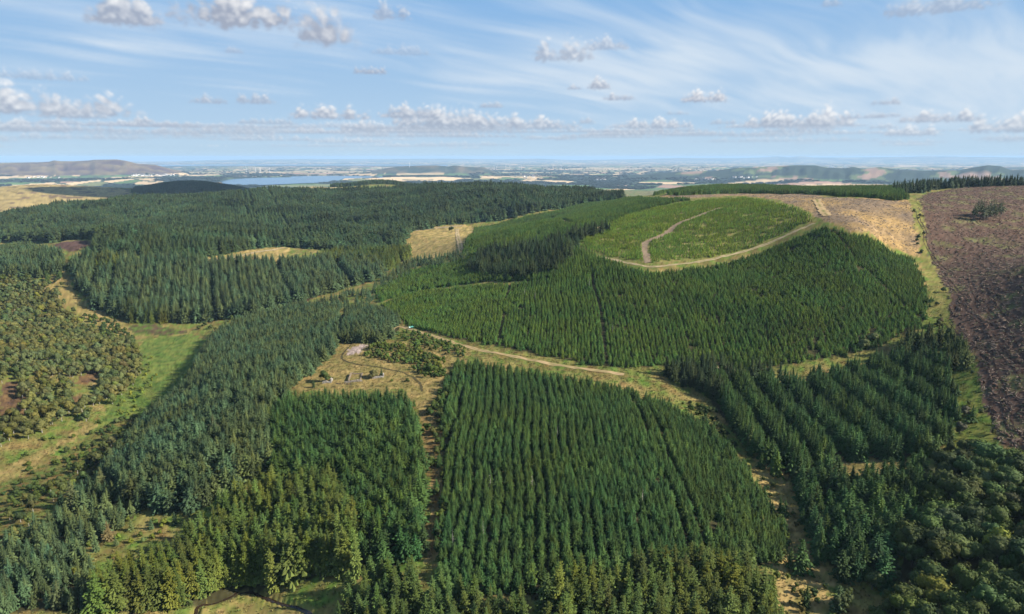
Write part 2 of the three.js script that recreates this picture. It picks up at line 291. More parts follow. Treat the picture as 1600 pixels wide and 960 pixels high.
// open ground, first match wins: [outline, colour a, colour b, patch size]
const TAN = [0.275, 0.198, 0.075], TAN2 = [0.17, 0.15, 0.046], GREEN = [0.085, 0.145, 0.024], MOSS = [0.145, 0.16, 0.038], HEATH = [0.085, 0.05, 0.034], STRAW = [0.35, 0.25, 0.095], LITTER = [0.050, 0.046, 0.020], SOIL = [0.110, 0.062, 0.044], BRACK = [0.17, 0.105, 0.04];
const grounds = [
  [RG([[-20, 765], [-20, 742], [70, 703], [140, 660], [152, 664], [80, 710], [30, 742]]), TAN, TAN2, 8],
  [RG([[-20, 960], [-20, 770], [90, 715], [170, 662], [240, 640], [215, 670], [160, 740], [60, 830]]), [0.085, 0.125, 0.028], BRACK, 9],
  [RG([[885, 384], [925, 360], [985, 333], [1040, 320], [1090, 312], [1160, 307], [1265, 331], [1273, 347], [1200, 381], [1110, 406], [1020, 416], [950, 405]]), [0.12, 0.15, 0.032], [0.22, 0.175, 0.065], 11],
  [RG([[543, 554], [547, 543], [565, 538.5], [578, 539], [564, 549], [552, 556]]), [0.42, 0.33, 0.28], [0.38, 0.29, 0.24], 6],
  [RG([[455, 606], [480, 575], [515, 560], [520, 538], [560, 532], [640, 535], [730, 545], [725, 570], [700, 600], [672, 640], [655, 640], [630, 610], [560, 610], [470, 612]]), TAN, TAN2, 14],
  [RG([[655, 640], [690, 640], [690, 760], [690, 880], [668, 880], [672, 760], [660, 680]]), TAN, BRACK, 9],
  [RG([[215, 550], [228, 530], [290, 523], [318, 530], [300, 580], [245, 640], [190, 690], [120, 700], [180, 620], [205, 590]]), [0.075, 0.125, 0.026], MOSS, 13],
  [RG([[110, 600], [145, 575], [160, 590], [140, 600]]), HEATH, BRACK, 8], [RG([[0, 600], [35, 595], [50, 640], [40, 665], [0, 655]]), HEATH, BRACK, 10], [RG([[95, 620], [150, 618], [145, 632], [95, 630]]), HEATH, BRACK, 8],
  [RG([[200, 508], [240, 505], [300, 520], [260, 525], [205, 520]]), HEATH, GREEN, 10],
  [RG([[95, 405], [108, 440], [125, 470], [190, 500], [210, 520], [190, 525], [130, 495], [95, 470], [60, 445], [90, 425]]), TAN, TAN2, 14],
  [RG([[80, 384], [100, 377], [145, 377], [140, 388], [105, 394]]), HEATH, [0.12, 0.07, 0.06], 10],
  [RG([[310, 406], [440, 386], [455, 388], [440, 414], [340, 412]]), STRAW, TAN2, 12],
  [RG([[455, 478], [500, 457], [500, 462], [470, 476]]), HEATH, HEATH, 8], [RG([[560, 442], [580, 430], [585, 435], [566, 446]]), HEATH, BRACK, 8],
  [RG([[590, 405], [610, 402], [612, 412], [596, 418]]), STRAW, TAN2, 9],
  [RG([[620, 372], [640, 358], [725, 350], [740, 355], [735, 385], [720, 398], [650, 405], [630, 395]]), STRAW, TAN2, 16],
  [RG([[1010, 312], [1060, 303], [1200, 300], [1260, 304], [1290, 309], [1420, 312], [1432, 360], [1440, 400], [1400, 390], [1330, 362], [1285, 345], [1260, 330], [1160, 306], [1080, 310]]), [0.20, 0.148, 0.10], [0.36, 0.235, 0.09], 15],
  [RG([[1040, 303], [1060, 291], [1150, 289], [1150, 294], [1080, 298]]), STRAW, TAN2, 14], [RG([[1310, 290], [1400, 287], [1400, 291], [1320, 293]]), STRAW, BRACK, 14],
  [RG([[1418, 312], [1436, 312], [1450, 400], [1462, 420], [1486, 470], [1480, 500], [1448, 488], [1455, 460], [1440, 410], [1424, 340]]), MOSS, [0.25, 0.20, 0.065], 9],
  [RG([[1430, 312], [1450, 302], [1500, 294], [1600, 287], [1800, 285], [1800, 720], [1600, 705], [1560, 690], [1540, 640], [1525, 560], [1490, 510], [1482, 470], [1460, 420], [1440, 350]]), SOIL, [0.125, 0.082, 0.056], 5],
  [RG([[1440, 500], [1480, 500], [1525, 570], [1540, 640], [1565, 700], [1480, 700], [1490, 620], [1470, 560]]), GREEN, [0.20, 0.185, 0.045], 9],
  [RG([[1170, 700], [1210, 720], [1250, 790], [1290, 860], [1300, 960], [1190, 970], [1215, 880], [1215, 820]]), TAN2, [0.36, 0.25, 0.10], 9],
  [RG([[1290, 728], [1330, 715], [1410, 722], [1380, 740], [1300, 742]]), TAN, TAN2, 7],
  [RG([[1390, 800], [1430, 795], [1450, 840], [1395, 870]]), [0.35, 0.23, 0.10], GREEN, 6],
  [RG([[290, 985], [310, 945], [390, 922], [470, 945], [520, 985]]), MOSS, TAN, 6],
  [{ q: [polar(-300, 1500), polar(-10, 1560), polar(60, 1750), polar(190, 1950), polar(215, 2600), polar(200, 3300), polar(100, 4200), polar(-300, 4200)], x0: -6000, x1: 0, z0: -6000, z1: 0 }, [0.36, 0.275, 0.11], [0.29, 0.22, 0.09], 60],
  [{ q: [polar(395, 2050), polar(540, 2050), polar(560, 2300), polar(500, 2600), polar(400, 2500)], x0: -6000, x1: 0, z0: -6000, z1: 0 }, [0.36, 0.27, 0.14], [0.3, 0.25, 0.12], 40],
];
// stands: outline, kind, height range, row bearing (degrees), spacing along and across rows, share planted, colour, rack (every nth row missing)
const D = Math.PI / 180;
const SP = { deep: [0.048, 0.092, 0.022], blue: [0.068, 0.102, 0.040], green: [0.084, 0.144, 0.024], bright: [0.160, 0.240, 0.026], dark: [0.040, 0.062, 0.022], larch: [0.096, 0.126, 0.024], ridge: [0.048, 0.078, 0.028], birch: [0.110, 0.120, 0.036], leaf: [0.054, 0.080, 0.018], wood: [0.064, 0.084, 0.022], scrub: [0.082, 0.118, 0.020], lime: [0.14, 0.175, 0.025], olive: [0.12, 0.115, 0.04] };
const stands = [
  { id: 'centre', of: [[697, 600], [718, 570], [800, 582], [960, 610], [1060, 646], [1110, 676], [1160, 730], [1225, 840], [1222, 880], [1150, 890], [1000, 905], [850, 940], [700, 925], [688, 830], [692, 700]], kind: 'spruce', h: [3.9, 6.3], dir: 0, s: [2.0, 1.9], p: 0.96, c: [0.054, 0.100, 0.023], rack: 0.03, pairTo: 30, pair: 0.2, wf: 1.2, place: 'the big central plantation' },
  { id: 'bottom right', of: [[852, 985], [862, 945], [960, 908], [1090, 898], [1190, 905], [1215, 985], [1215, 1300], [852, 1300]], kind: 'larch', h: [11, 16], dir: 12, s: [3.3, 3.5], p: 0.9, c: [0.076, 0.106, 0.022], place: 'the nearest wood right of centre' },
  { id: 'bottom centre', of: [[535, 960], [540, 925], [600, 915], [700, 935], [800, 955], [822, 990], [810, 1300], [540, 1300]], kind: 'larch', h: [9, 13], dir: -8, s: [3.0, 3.2], p: 0.9, c: [0.072, 0.102, 0.022], place: 'the nearest wood at bottom centre' },
  { id: 'left larch', of: [[150, 964], [160, 940], [198, 917], [245, 905], [283, 876], [319, 842], [383, 795], [440, 776], [480, 768], [520, 772], [550, 830], [560, 890], [490, 905], [400, 925], [290, 948]], kind: 'larch', h: [12, 16], dir: -37, s: [2.7, 2.8], p: 0.97, c: SP.larch, place: 'the olive stand above the burn' },
  { id: 'left mid', of: [[425, 690], [435, 640], [480, 634], [560, 632], [630, 640], [652, 672], [666, 760], [662, 870], [600, 892], [562, 885], [556, 820], [535, 775], [515, 750], [430, 750]], kind: 'spruce', h: [8, 11.5], dir: -36, s: [3.0, 3.0], p: 0.96, c: SP.deep, rack: 0.05, pair: 0.5, wf: 1.3, place: 'the dark stand below the clearing' },
  { id: 'left wedge', of: [[335, 530], [380, 505], [470, 483], [526, 488], [530, 538], [510, 562], [488, 582], [452, 608], [430, 640], [415, 740], [350, 775], [300, 800], [255, 805], [190, 780], [165, 740], [225, 665], [300, 595]], kind: 'spruce', h: [8.5, 12], dir: -48, s: [3.5, 3.5], p: 0.95, c: SP.blue, wf: 1.42, place: 'the blue-green wedge beside the valley' },
  { id: 'left edge scatter', of: [[0, 960], [0, 870], [60, 830], [120, 770], [165, 745], [200, 780], [220, 800], [130, 860], [140, 960]], kind: 'spruce', h: [5, 11], dir: -48, s: [3.2, 3.6], p: 0.75, c: SP.blue, place: 'the mixed trees beside the left valley' },
  { id: 'left open', of: [[60, 880], [200, 800], [300, 800], [290, 820], [200, 880], [160, 900], [150, 960], [60, 960]], kind: 'spruce', h: [3.5, 8], dir: -40, s: [5.5, 6], p: 0.5, c: SP.blue, place: 'the open ground by the olive stand' },
  { id: 'small block', of: [[536, 538], [540, 492], [575, 487], [622, 503], [624, 515], [600, 536]], kind: 'spruce', h: [8, 11], dir: -20, wf: 1.3, s: [3.2, 3.2], p: 0.97, c: SP.blue },
  { id: 'dome front', of: [[596, 478], [640, 460], [740, 448], [860, 438], [925, 415], [985, 423], [1020, 429], [1110, 418], [1200, 392], [1284, 357], [1330, 370], [1425, 404], [1452, 470], [1440, 512], [1350, 550], [1200, 578], [1090, 572], [960, 575], [820, 550], [700, 527], [640, 510]], kind: 'spruce', h: [2.6, 4.3], dir: 3, s: [2.1, 2.0], p: 0.95, c: SP.green, rack: 0.02, pair: 0.3, wf: 1.4, place: 'the slope under the dome' },
  { id: 'dome top', of: [[888, 381], [925, 362], [985, 335], [1040, 322], [1090, 314], [1160, 309], [1262, 333], [1268, 346], [1200, 376], [1110, 402], [1020, 411], [955, 402]], kind: 'spruce', h: [2.0, 3.4], dir: 25, s: [1.9, 2.0], p: 0.92, c: SP.bright, gaps: 1 },
  { id: 'dome shoulder', of: [[742, 357], [860, 333], [960, 312], [1010, 312], [1080, 313], [1030, 322], [985, 335], [925, 360], [888, 378], [900, 395], [880, 436], [760, 440], [640, 458], [596, 472], [585, 455], [640, 425], [720, 412]], kind: 'spruce', h: [3.2, 5.6], dir: -30, s: [2.5, 2.5], p: 0.95, wf: 1.4, c: SP.green },
  { id: 'dome corner', of: [[866, 444], [876, 405], [888, 384], [945, 406], [1000, 428], [925, 428]], kind: 'spruce', h: [3.5, 5.5], dir: 3, s: [2.0, 2.1], p: 0.95, c: SP.green },
  { id: 'dark stand', of: [[728, 420], [750, 398], [790, 388], [840, 384], [880, 372], [945, 355], [955, 362], [905, 380], [892, 404], [868, 428], [800, 438], [742, 430]], kind: 'spruce', h: [7, 16], dir: 10, s: [3.7, 4], p: 0.66, c: SP.dark },
  { id: 'ridge', of: [[148, 396], [300, 406], [440, 386], [500, 390], [600, 402], [625, 390], [640, 362], [690, 352], [742, 349], [800, 341], [930, 318], { px: 975, r: 1330 }, { px: 970, r: 1600 }, { px: 850, r: 1750 }, { px: 700, r: 1850 }, { px: 560, r: 1830 }, { px: 480, r: 1850 }, { px: 400, r: 1950 }, { px: 200, r: 2050 }, { px: 60, r: 1820 }, { px: -60, r: 1620 }, { px: -60, r: 1050 }, [0, 375], [80, 380], [105, 374], [150, 376]], kind: 'spruce', h: [13, 19], dir: -22, s: [5.0, 5.3], p: 0.93, wf: 1.55, c: SP.ridge, rack: 0.05, blocks: 1 },
  { id: 'left front', of: [[118, 448], [112, 418], [140, 402], [200, 408], [300, 414], [440, 416], [520, 410], [585, 412], [600, 432], [560, 445], [480, 468], [400, 490], [300, 505], [205, 502], [150, 484]], kind: 'spruce', h: [13, 19], dir: -24, s: [4.3, 4.6], p: 0.95, c: SP.blue, rack: 0.08, pair: 1.0, wf: 1.4 },
  { id: 'left olive patch', of: [[150, 430], [160, 408], [185, 408], [185, 445]], kind: 'larch', h: [13, 17], dir: -24, s: [3.1, 3.4], p: 0.9, c: SP.larch },
  { id: 'front olive patch', of: [[185, 495], [200, 480], [255, 480], [262, 505], [205, 505]], kind: 'larch', h: [11, 14], dir: -24, s: [3.1, 3.4], p: 0.9, c: SP.larch },
  { id: 'valley olive patch', of: [[490, 412], [520, 400], [600, 398], [640, 392], [640, 402], [600, 425]], kind: 'larch', h: [12, 16], dir: -24, s: [3.2, 3.6], p: 0.8, c: SP.larch },
  { id: 'far left', of: [[-60, 440], [-60, 405], [0, 398], [60, 396], [100, 402], [96, 428], [40, 438]], kind: 'spruce', h: [11, 15], dir: -20, s: [4.2, 4.3], p: 0.95, wf: 1.4, c: SP.blue },
  { id: 'right', of: [[1110, 628], [1124, 598], [1180, 600], [1260, 600], [1340, 580], [1400, 562], [1470, 572], [1495, 640], [1485, 690], [1440, 720], [1400, 722], [1320, 722], [1228, 752], [1172, 712]], kind: 'spruce', h: [9.5, 13], dir: 4, s: [3.0, 2.5], p: 0.97, c: SP.deep, lanes: 5, two: 1, wf: 1.05, place: 'the ribbed stand on the right' },
  { id: 'right lower', of: [[1235, 748], [1300, 745], [1335, 765], [1400, 748], [1448, 728], [1440, 790], [1392, 880], [1370, 915], [1320, 905], [1272, 858], [1253, 800]], kind: 'spruce', h: [9, 13], dir: 14, s: [3.6, 3.7], p: 0.92, wf: 1.25, c: SP.deep, place: 'the spruces above the leafy wood' },
  { id: 'right ride', of: [[1170, 700], [1215, 735], [1255, 800], [1300, 880], [1320, 960], [1200, 985], [1215, 890], [1215, 830]], kind: 'spruce', h: [4, 10], dir: 4, s: [6.5, 7.5], p: 0.4, c: SP.deep, place: 'the grassy ride on the right' },
  { id: 'tall edge', of: [[1030, 595], [1060, 575], [1110, 572], [1200, 590], [1250, 596], [1120, 602], [1118, 628], [1080, 610]], kind: 'spruce', h: [9, 14], dir: 0, s: [3.3, 3.6], p: 0.7, c: SP.dark, place: 'the dark belt below the track' },
  { id: 'pines', of: [[1400, 560], [1420, 530], [1470, 525], [1505, 545], [1510, 590], [1480, 580]], kind: 'spruce', h: [9, 15], dir: 0, s: [4, 4.4], p: 0.7, c: SP.wood, place: 'the clump by the felled slope' },
  { id: 'back band', of: [[1045, 306], [1100, 298], [1200, 296], [1300, 299], [1400, 303], [1420, 312], [1400, 314], [1310, 308], [1260, 303], [1160, 302], [1060, 306], { px: 1045, r: 1300 }], kind: 'spruce', h: [6, 9], dir: 10, s: [2.6, 2.8], p: 0.93, c: SP.green },
  { id: 'back band far', of: [{ px: 1020, r: 1250 }, { px: 1045, r: 1330 }, { px: 1160, r: 1200 }, { px: 1280, r: 1080 }, { px: 1410, r: 960 }, { px: 1415, r: 1100 }, { px: 1300, r: 1240 }, { px: 1150, r: 1380 }, { px: 1040, r: 1480 }], kind: 'spruce', h: [6, 9], dir: 10, s: [2.6, 2.8], p: 0.9, c: SP.green },
  { id: 'skyline', of: [{ px: 1395, r: 1000 }, { px: 1440, r: 1000 }, { px: 1470, r: 1090 }, { px: 1540, r: 1130 }, { px: 1660, r: 1160 }, { px: 1660, r: 1230 }, { px: 1540, r: 1190 }, { px: 1460, r: 1170 }, { px: 1400, r: 1090 }], kind: 'spruce', h: [7, 18], dir: 20, s: [4.6, 5.2], p: 0.55, c: SP.dark },
  { id: 'dark hill', of: [{ px: 205, r: 2900 }, { px: 260, r: 2800 }, { px: 380, r: 2850 }, { px: 420, r: 3200 }, { px: 330, r: 3500 }, { px: 210, r: 3300 }], kind: 'spruce', h: [13, 17], dir: 0, s: [5.5, 6], p: 0.95, c: SP.ridge },
  { id: 'knoll', of: [{ px: 515, r: 2320 }, { px: 560, r: 2300 }, { px: 660, r: 2350 }, { px: 650, r: 2600 }, { px: 530, r: 2550 }], kind: 'spruce', h: [14, 18], dir: 0, s: [5, 5.2], p: 0.95, c: SP.ridge },
  { id: 'moor block', of: [{ px: 135, r: 2600 }, { px: 160, r: 2560 }, { px: 172, r: 2620 }, { px: 140, r: 2680 }], kind: 'spruce', h: [10, 13], dir: 0, s: [5, 5], p: 0.95, c: SP.dark },
  { id: 'moor edge', of: [{ px: 15, r: 4100 }, { px: 65, r: 4000 }, { px: 62, r: 4100 }, { px: 15, r: 4200 }], kind: 'spruce', h: [12, 15], dir: 0, s: [7, 7], p: 0.9, c: SP.dark },
  { id: 'birchwood', of: [[-40, 445], [30, 442], [90, 455], [110, 490], [150, 530], [205, 540], [222, 575], [205, 610], [170, 640], [150, 585], [110, 592], [60, 590], [0, 600], [-40, 600]], kind: 'birch', h: [5.5, 9], dir: 15, s: [5.2, 5.6], p: 0.93, c: SP.birch, place: 'the birchwood on the left' },
  { id: 'birch lower', of: [[30, 600], [60, 595], [120, 605], [110, 655], [40, 690], [-40, 720], [-40, 660], [45, 650]], kind: 'birch', h: [6, 9], dir: 10, s: [5.4, 6], p: 0.8, c: SP.birch, place: 'the lower birch clump on the left' },
  { id: 'birch knot', of: [[130, 640], [160, 600], [180, 590], [190, 600], [170, 630], [140, 645]], kind: 'birch', h: [6, 9], dir: 10, s: [5.4, 5.8], p: 0.85, c: SP.birch, place: 'the birch knot beside the green field' },
  { id: 'birch middle', of: [[60, 645], [120, 632], [145, 640], [135, 660], [70, 668]], kind: 'birch', h: [6, 9], dir: 10, s: [5.6, 5.8], p: 0.8, c: SP.birch, place: 'the birches on the brown heath' },
  { id: 'birch strip', of: [[130, 495], [180, 500], [210, 535], [190, 548], [150, 530]], kind: 'birch', h: [4, 6], dir: 10, s: [5.2, 5.6], p: 0.8, c: SP.leaf, place: 'the birch strip by the sandy bank' },
  { id: 'upper left mix', of: [[-40, 445], [0, 438], [95, 432], [100, 450], [60, 450], [20, 442]], kind: 'birch', h: [5, 8], dir: 10, s: [5.2, 5.6], p: 0.8, c: SP.leaf },
  { id: 'leafy wood', of: [[1395, 960], [1410, 880], [1440, 810], [1470, 750], [1500, 715], [1600, 735], [1700, 760], [1700, 1300], [1395, 1300]], kind: 'broadleaf', h: [7, 12], dir: 30, s: [5.6, 6], p: 0.88, c: SP.leaf, place: 'the leafy wood at bottom right' },
  { id: 'leafy low', of: [[1300, 960], [1330, 915], [1400, 880], [1400, 960], [1390, 1100], [1300, 1100]], kind: 'broadleaf', h: [4, 7], dir: 30, s: [5, 5.4], p: 0.6, c: SP.wood, place: 'the low right-hand scrub' },
  { id: 'edge leaf', of: [[1440, 750], [1470, 700], [1540, 700], [1500, 720], [1460, 780]], kind: 'broadleaf', h: [4, 8], dir: 30, s: [5.6, 6], p: 0.7, c: SP.wood, place: 'the fringe of felled ground' },
  { id: 'clearing scrub', of: [[566, 556], [580, 540], [625, 540], [690, 560], [700, 590], [668, 590], [640, 572], [590, 562]], kind: 'bush', h: [2, 4], dir: 30, s: [2.9, 3.1], p: 0.8, c: SP.scrub, place: 'the scrub behind the clearing' },
  { id: 'track scrub', of: [[612, 525], [640, 518], [690, 532], [735, 548], [720, 560], [650, 545]], kind: 'bush', h: [1.5, 3.4], dir: 30, s: [3.2, 3.4], p: 0.72, c: SP.scrub, place: 'the scrub beside the pale track' },
  { id: 'ride scrub', of: [[672, 640], [700, 590], [715, 570], [700, 620], [690, 700], [690, 870], [676, 880], [682, 760]], kind: 'bush', h: [2, 4.2], dir: 0, s: [3.0, 3.2], p: 0.72, c: SP.leaf, place: 'the ride left of the central plantation' },
  { id: 'right scrub', of: [[1060, 625], [1110, 640], [1160, 715], [1230, 830], [1225, 880], [1200, 840], [1150, 745], [1100, 668]], kind: 'bush', h: [1.6, 3.6], dir: 0, s: [2.9, 3.0], p: 0.75, c: SP.leaf, place: 'the right fringe of the central plantation' },
  { id: 'right ride scrub', of: [[1165, 700], [1205, 720], [1250, 795], [1285, 870], [1300, 970], [1205, 970], [1215, 880], [1212, 820]], kind: 'bush', h: [1.2, 2.8], dir: 0, s: [3.8, 4], p: 0.5, c: SP.leaf, place: 'the grassy ride on the right' },
  { id: 'burn scrub', of: [[60, 860], [200, 800], [290, 805], [200, 870], [150, 890], [60, 930]], kind: 'bush', h: [1.2, 2.6], dir: 0, s: [4.5, 4.5], p: 0.4, c: SP.lime, place: 'the open ground by the olive stand' },
  { id: 'valley scrub', of: [[0, 780], [60, 735], [160, 665], [220, 640], [215, 665], [160, 735], [100, 770], [0, 850]], kind: 'bush', h: [1.4, 4.2], dir: 0, s: [4.2, 4.5], p: 0.6, c: SP.leaf, place: 'the grassy valley floor' },
  { id: 'valley trees', of: [[0, 840], [40, 795], [110, 745], [170, 690], [215, 665], [170, 735], [130, 765], [60, 825], [0, 875]], kind: 'birch', h: [4, 7.5], dir: 0, s: [6, 6.5], p: 0.6, c: SP.wood, place: 'the left valley side below the wedge' },
  { id: 'west scrub', of: [[0, 735], [60, 690], [130, 655], [180, 655], [120, 690], [60, 725], [0, 770]], kind: 'bush', h: [1.2, 3], dir: 0, s: [6.5, 7], p: 0.4, c: SP.scrub, place: 'the grass below the lower birches' },
  { id: 'field scrub', of: [[165, 650], [205, 600], [215, 550], [235, 560], [245, 590], [215, 640], [180, 665]], kind: 'bush', h: [1.4, 3.2], dir: 0, s: [4.6, 4.8], p: 0.6, c: SP.lime, place: 'the edge of the green field' },
  { id: 'stream scrub', of: [[300, 515], [340, 500], [400, 490], [460, 480], [420, 500], [340, 525]], kind: 'bush', h: [2, 5], dir: 0, s: [7, 7], p: 0.5, c: SP.wood },
  { id: 'bank scrub', of: [[1455, 420], [1475, 450], [1486, 500], [1530, 590], [1550, 680], [1490, 700], [1500, 640], [1490, 580], [1460, 500]], kind: 'bush', h: [1.5, 4.5], dir: 0, s: [6.5, 7], p: 0.4, c: SP.wood, place: 'the green bank below the felled slope' },
  { id: 'brown strip scrub', of: [[1424, 330], [1440, 330], [1450, 400], [1436, 400]], kind: 'bush', h: [1.5, 4], dir: 0, s: [6, 6], p: 0.35, c: SP.wood },
  { id: 'valley head scrub', of: [[590, 440], [640, 405], [730, 395], [740, 410], [650, 425], [600, 455]], kind: 'spruce', h: [5, 9], dir: 0, s: [4.5, 5], p: 0.6, c: SP.blue },
  { id: 'valley spruces', of: [[330, 520], [400, 495], [500, 470], [590, 445], [600, 462], [560, 488], [530, 488], [470, 480], [390, 500]], kind: 'spruce', h: [5, 10], dir: 0, s: [5, 5.5], p: 0.5, c: SP.blue },
];
for (const s of stands) s.R = region(s.of);
const isWood = (x, z) => { for (const s of stands) if (s.p > 0.7 && s.kind !== 'bush' && s.kind !== 'birch' && inside(s.R, x, z)) return true; return false; };

// ------------------------------------------------------------------ ground sheet
const fieldRand = (i, j, k) => { const s = Math.sin(i * 127.1 + j * 311.7 + k * 74.7) * 43758.5453; return s - Math.floor(s); };
function fieldColour(x, z, r) {
  const th = 0.35 + 0.5 * n2(x / 6000, z / 6000), c = Math.cos(th), s = Math.sin(th), w = r < 20000 ? 430 : 900;
  const u = (x * c + z * s) / w + 0.25 * n2(x / 900, z / 900), v = (-x * s + z * c) / (w * 1.5) + 0.2 * n2b(x / 900, z / 900);
  const i = Math.floor(u), j = Math.floor(v), q = fieldRand(i, j, 1), g = 0.85 + 0.3 * fieldRand(i, j, 2), wood = fbm(x / 2600 + 4, z / 2600, 3);
  const edge = Math.min(u - i, 1 - (u - i), v - j, 1 - (v - j));
  let col = q < 0.32 ? [0.52, 0.38, 0.22] : q < 0.40 ? [0.36, 0.22, 0.15] : q < 0.66 ? [0.09, 0.15, 0.05] : q < 0.74 ? [0.16, 0.17, 0.07] : [0.022, 0.036, 0.022];
  if (wood > 0.06 && q > 0.2) col = [0.022, 0.034, 0.022];
  if (edge < 0.05 && q < 0.8) col = [0.045, 0.065, 0.035];
  return [col[0] * g, col[1] * g, col[2] * g];
}
function groundColour(x, z, r, kind) {
  if (r > 5600) {
    if (kind === 'moor') { const t = 0.45 + 1.5 * fbm(x / 420, z / 420, 4); return mix3([0.075, 0.042, 0.040], [0.17, 0.125, 0.06], clamp(t)); }
    if (kind === 'dark') { const t = 0.35 + 1.6 * fbm(x / 420, z / 420, 4); return mix3([0.026, 0.040, 0.028], [0.11, 0.085, 0.05], clamp(t)); }
    if (kind === 'far') { const t = fbm(x / 2500, z / 1200, 4); return t > 0.12 ? [0.26, 0.21, 0.13] : mix3([0.03, 0.045, 0.03], [0.10, 0.12, 0.06], clamp(0.5 + 2 * t)); }
    if (kind === 'wood') { const f = fbm(x / 900 + 9, z / 900, 3); return f > 0.30 ? [0.26, 0.17, 0.12] : f > 0.14 ? [0.09, 0.12, 0.05] : [0.028, 0.042, 0.030]; }
    return fieldColour(x, z, r);
  }
  const jx = x + 2.2 * n2(x / 5, z / 5) + (r > 1500 ? 25 * n2(x / 80, z / 80) : 0), jz = z + 2.2 * n2b(x / 5, z / 5);
  const far = r > 1500, f1 = fbm(x / (far ? 60 : 9), z / (far ? 60 : 9), 4), f2 = n2b(x / 1.6, z / 1.6);
  let col = null;
  for (const [R, a, b, w] of grounds) if (inside(R, jx, jz)) {
    const t = clamp(0.42 + 1.1 * fbm(x / w + 31, z / w, 4));
    col = mix3(a, b, t);
    if (a === SOIL) {   // brash swathes lie along the slope
      const k = 0.7 * n2((x * 0.86 + z * 0.5) / 1.3, (-x * 0.5 + z * 0.86) / 9) + 0.8 * n2b(x / 0.9, z / 0.9), g = fbm(x / 40, z / 40, 3);
      col = mix3(col, [0.17, 0.125, 0.09], clamp(k * 0.5)); const fu = Math.sin((x * 0.92 + z * 0.39 + 3 * n2(x / 30, z / 30)) * 1.25); col = mix3(col, [0.055, 0.034, 0.024], clamp(0.5 * fu + 0.25 - 0.5 * k) * 0.8);
      if (g > 0.12) col = mix3(col, [0.16, 0.17, 0.055], clamp((g - 0.12) * 4) * (0.5 + 0.5 * n2(x / 2.5, z / 2.5)));
    }
    if (w === 15) { const k = n2((x * 0.35 - z * 0.94) / 1.7, (x * 0.94 + z * 0.35) / 20), m = clamp(0.5 + 1.8 * fbm(x / 90 + 8, z / 90, 2)); col = mix3([0.19, 0.135, 0.085], [0.31, 0.205, 0.085], m); if (k < 0) col = mix3(col, [0.16, 0.12, 0.08], clamp(-k * 0.55)); }
    if (w === 60) { const k = fbm(x / 190 + 3, z / 60, 4); if (k > 0.22) col = mix3(col, [0.15, 0.10, 0.065], clamp((k - 0.22) * 8)); }
    break;
  }
  if (!col) col = isWood(x, z) ? (far ? [0.06, 0.075, 0.03] : LITTER) : mix3(mix3(mix3(TAN2, GREEN, clamp(0.45 + 1.3 * f1)), TAN, clamp(1.6 * fbm(x / 30 + 50, z / 30, 3))), BRACK, clamp(1.5 * fbm(x / 17 - 20, z / 17, 3) - 0.1));
  let v = 1 + 0.26 * f2 + 0.35 * f1 + (far ? 0 : 0.22 * n2(x / 3.1, z / 3.1));
  v *= 0.84;
  return [col[0] * v, col[1] * v, col[2] * v];
}
{
  const pos = new Float32Array(NA * NR * 3), col = new Float32Array(NA * NR * 3), idx = [];
  for (let i = 0; i < NR; i++) for (let j = 0; j < NA; j++) {
    const k = i * NA + j, r = RR[i], x = Math.sin(AZ[j]) * r, z = -Math.cos(AZ[j]) * r;
    let y = HG[k];
    if (r < 400) { const b = distLine(x, z, burn); if (b < 3) { y -= 0.9 * smooth(1.7, 0.5, b); } }
    pos[k * 3] = x; pos[k * 3 + 1] = y; pos[k * 3 + 2] = z;
    const c = j < AZF ? groundColour(x, z, r, HK[k]) : [0.08, 0.1, 0.04];
    col.set(c, k * 3);
    if (i + 1 < NR) { const j2 = (j + 1) % NA, a = k, b = i * NA + j2, c2 = a + NA, d = b + NA; idx.push(a, b, d, a, d, c2); }
  }
  const g = new THREE.BufferGeometry();
  g.setAttribute('position', new THREE.BufferAttribute(pos, 3));
  g.setAttribute('color', new THREE.BufferAttribute(col, 3));
  g.setIndex(idx); g.computeVertexNormals();
  const m = new THREE.Mesh(g, new THREE.MeshPhysicalMaterial({ vertexColors: true, roughness: 1, specularIntensity: 0.1 }));
  m.name = 'ground'; m.receiveShadow = true; m.castShadow = true;
  m.userData = { kind: 'structure', label: 'rolling hill ground of rough grass, felled soil and distant fields', category: 'ground' };
  scene.add(m);
  console.log('ground', NA, NR);
}
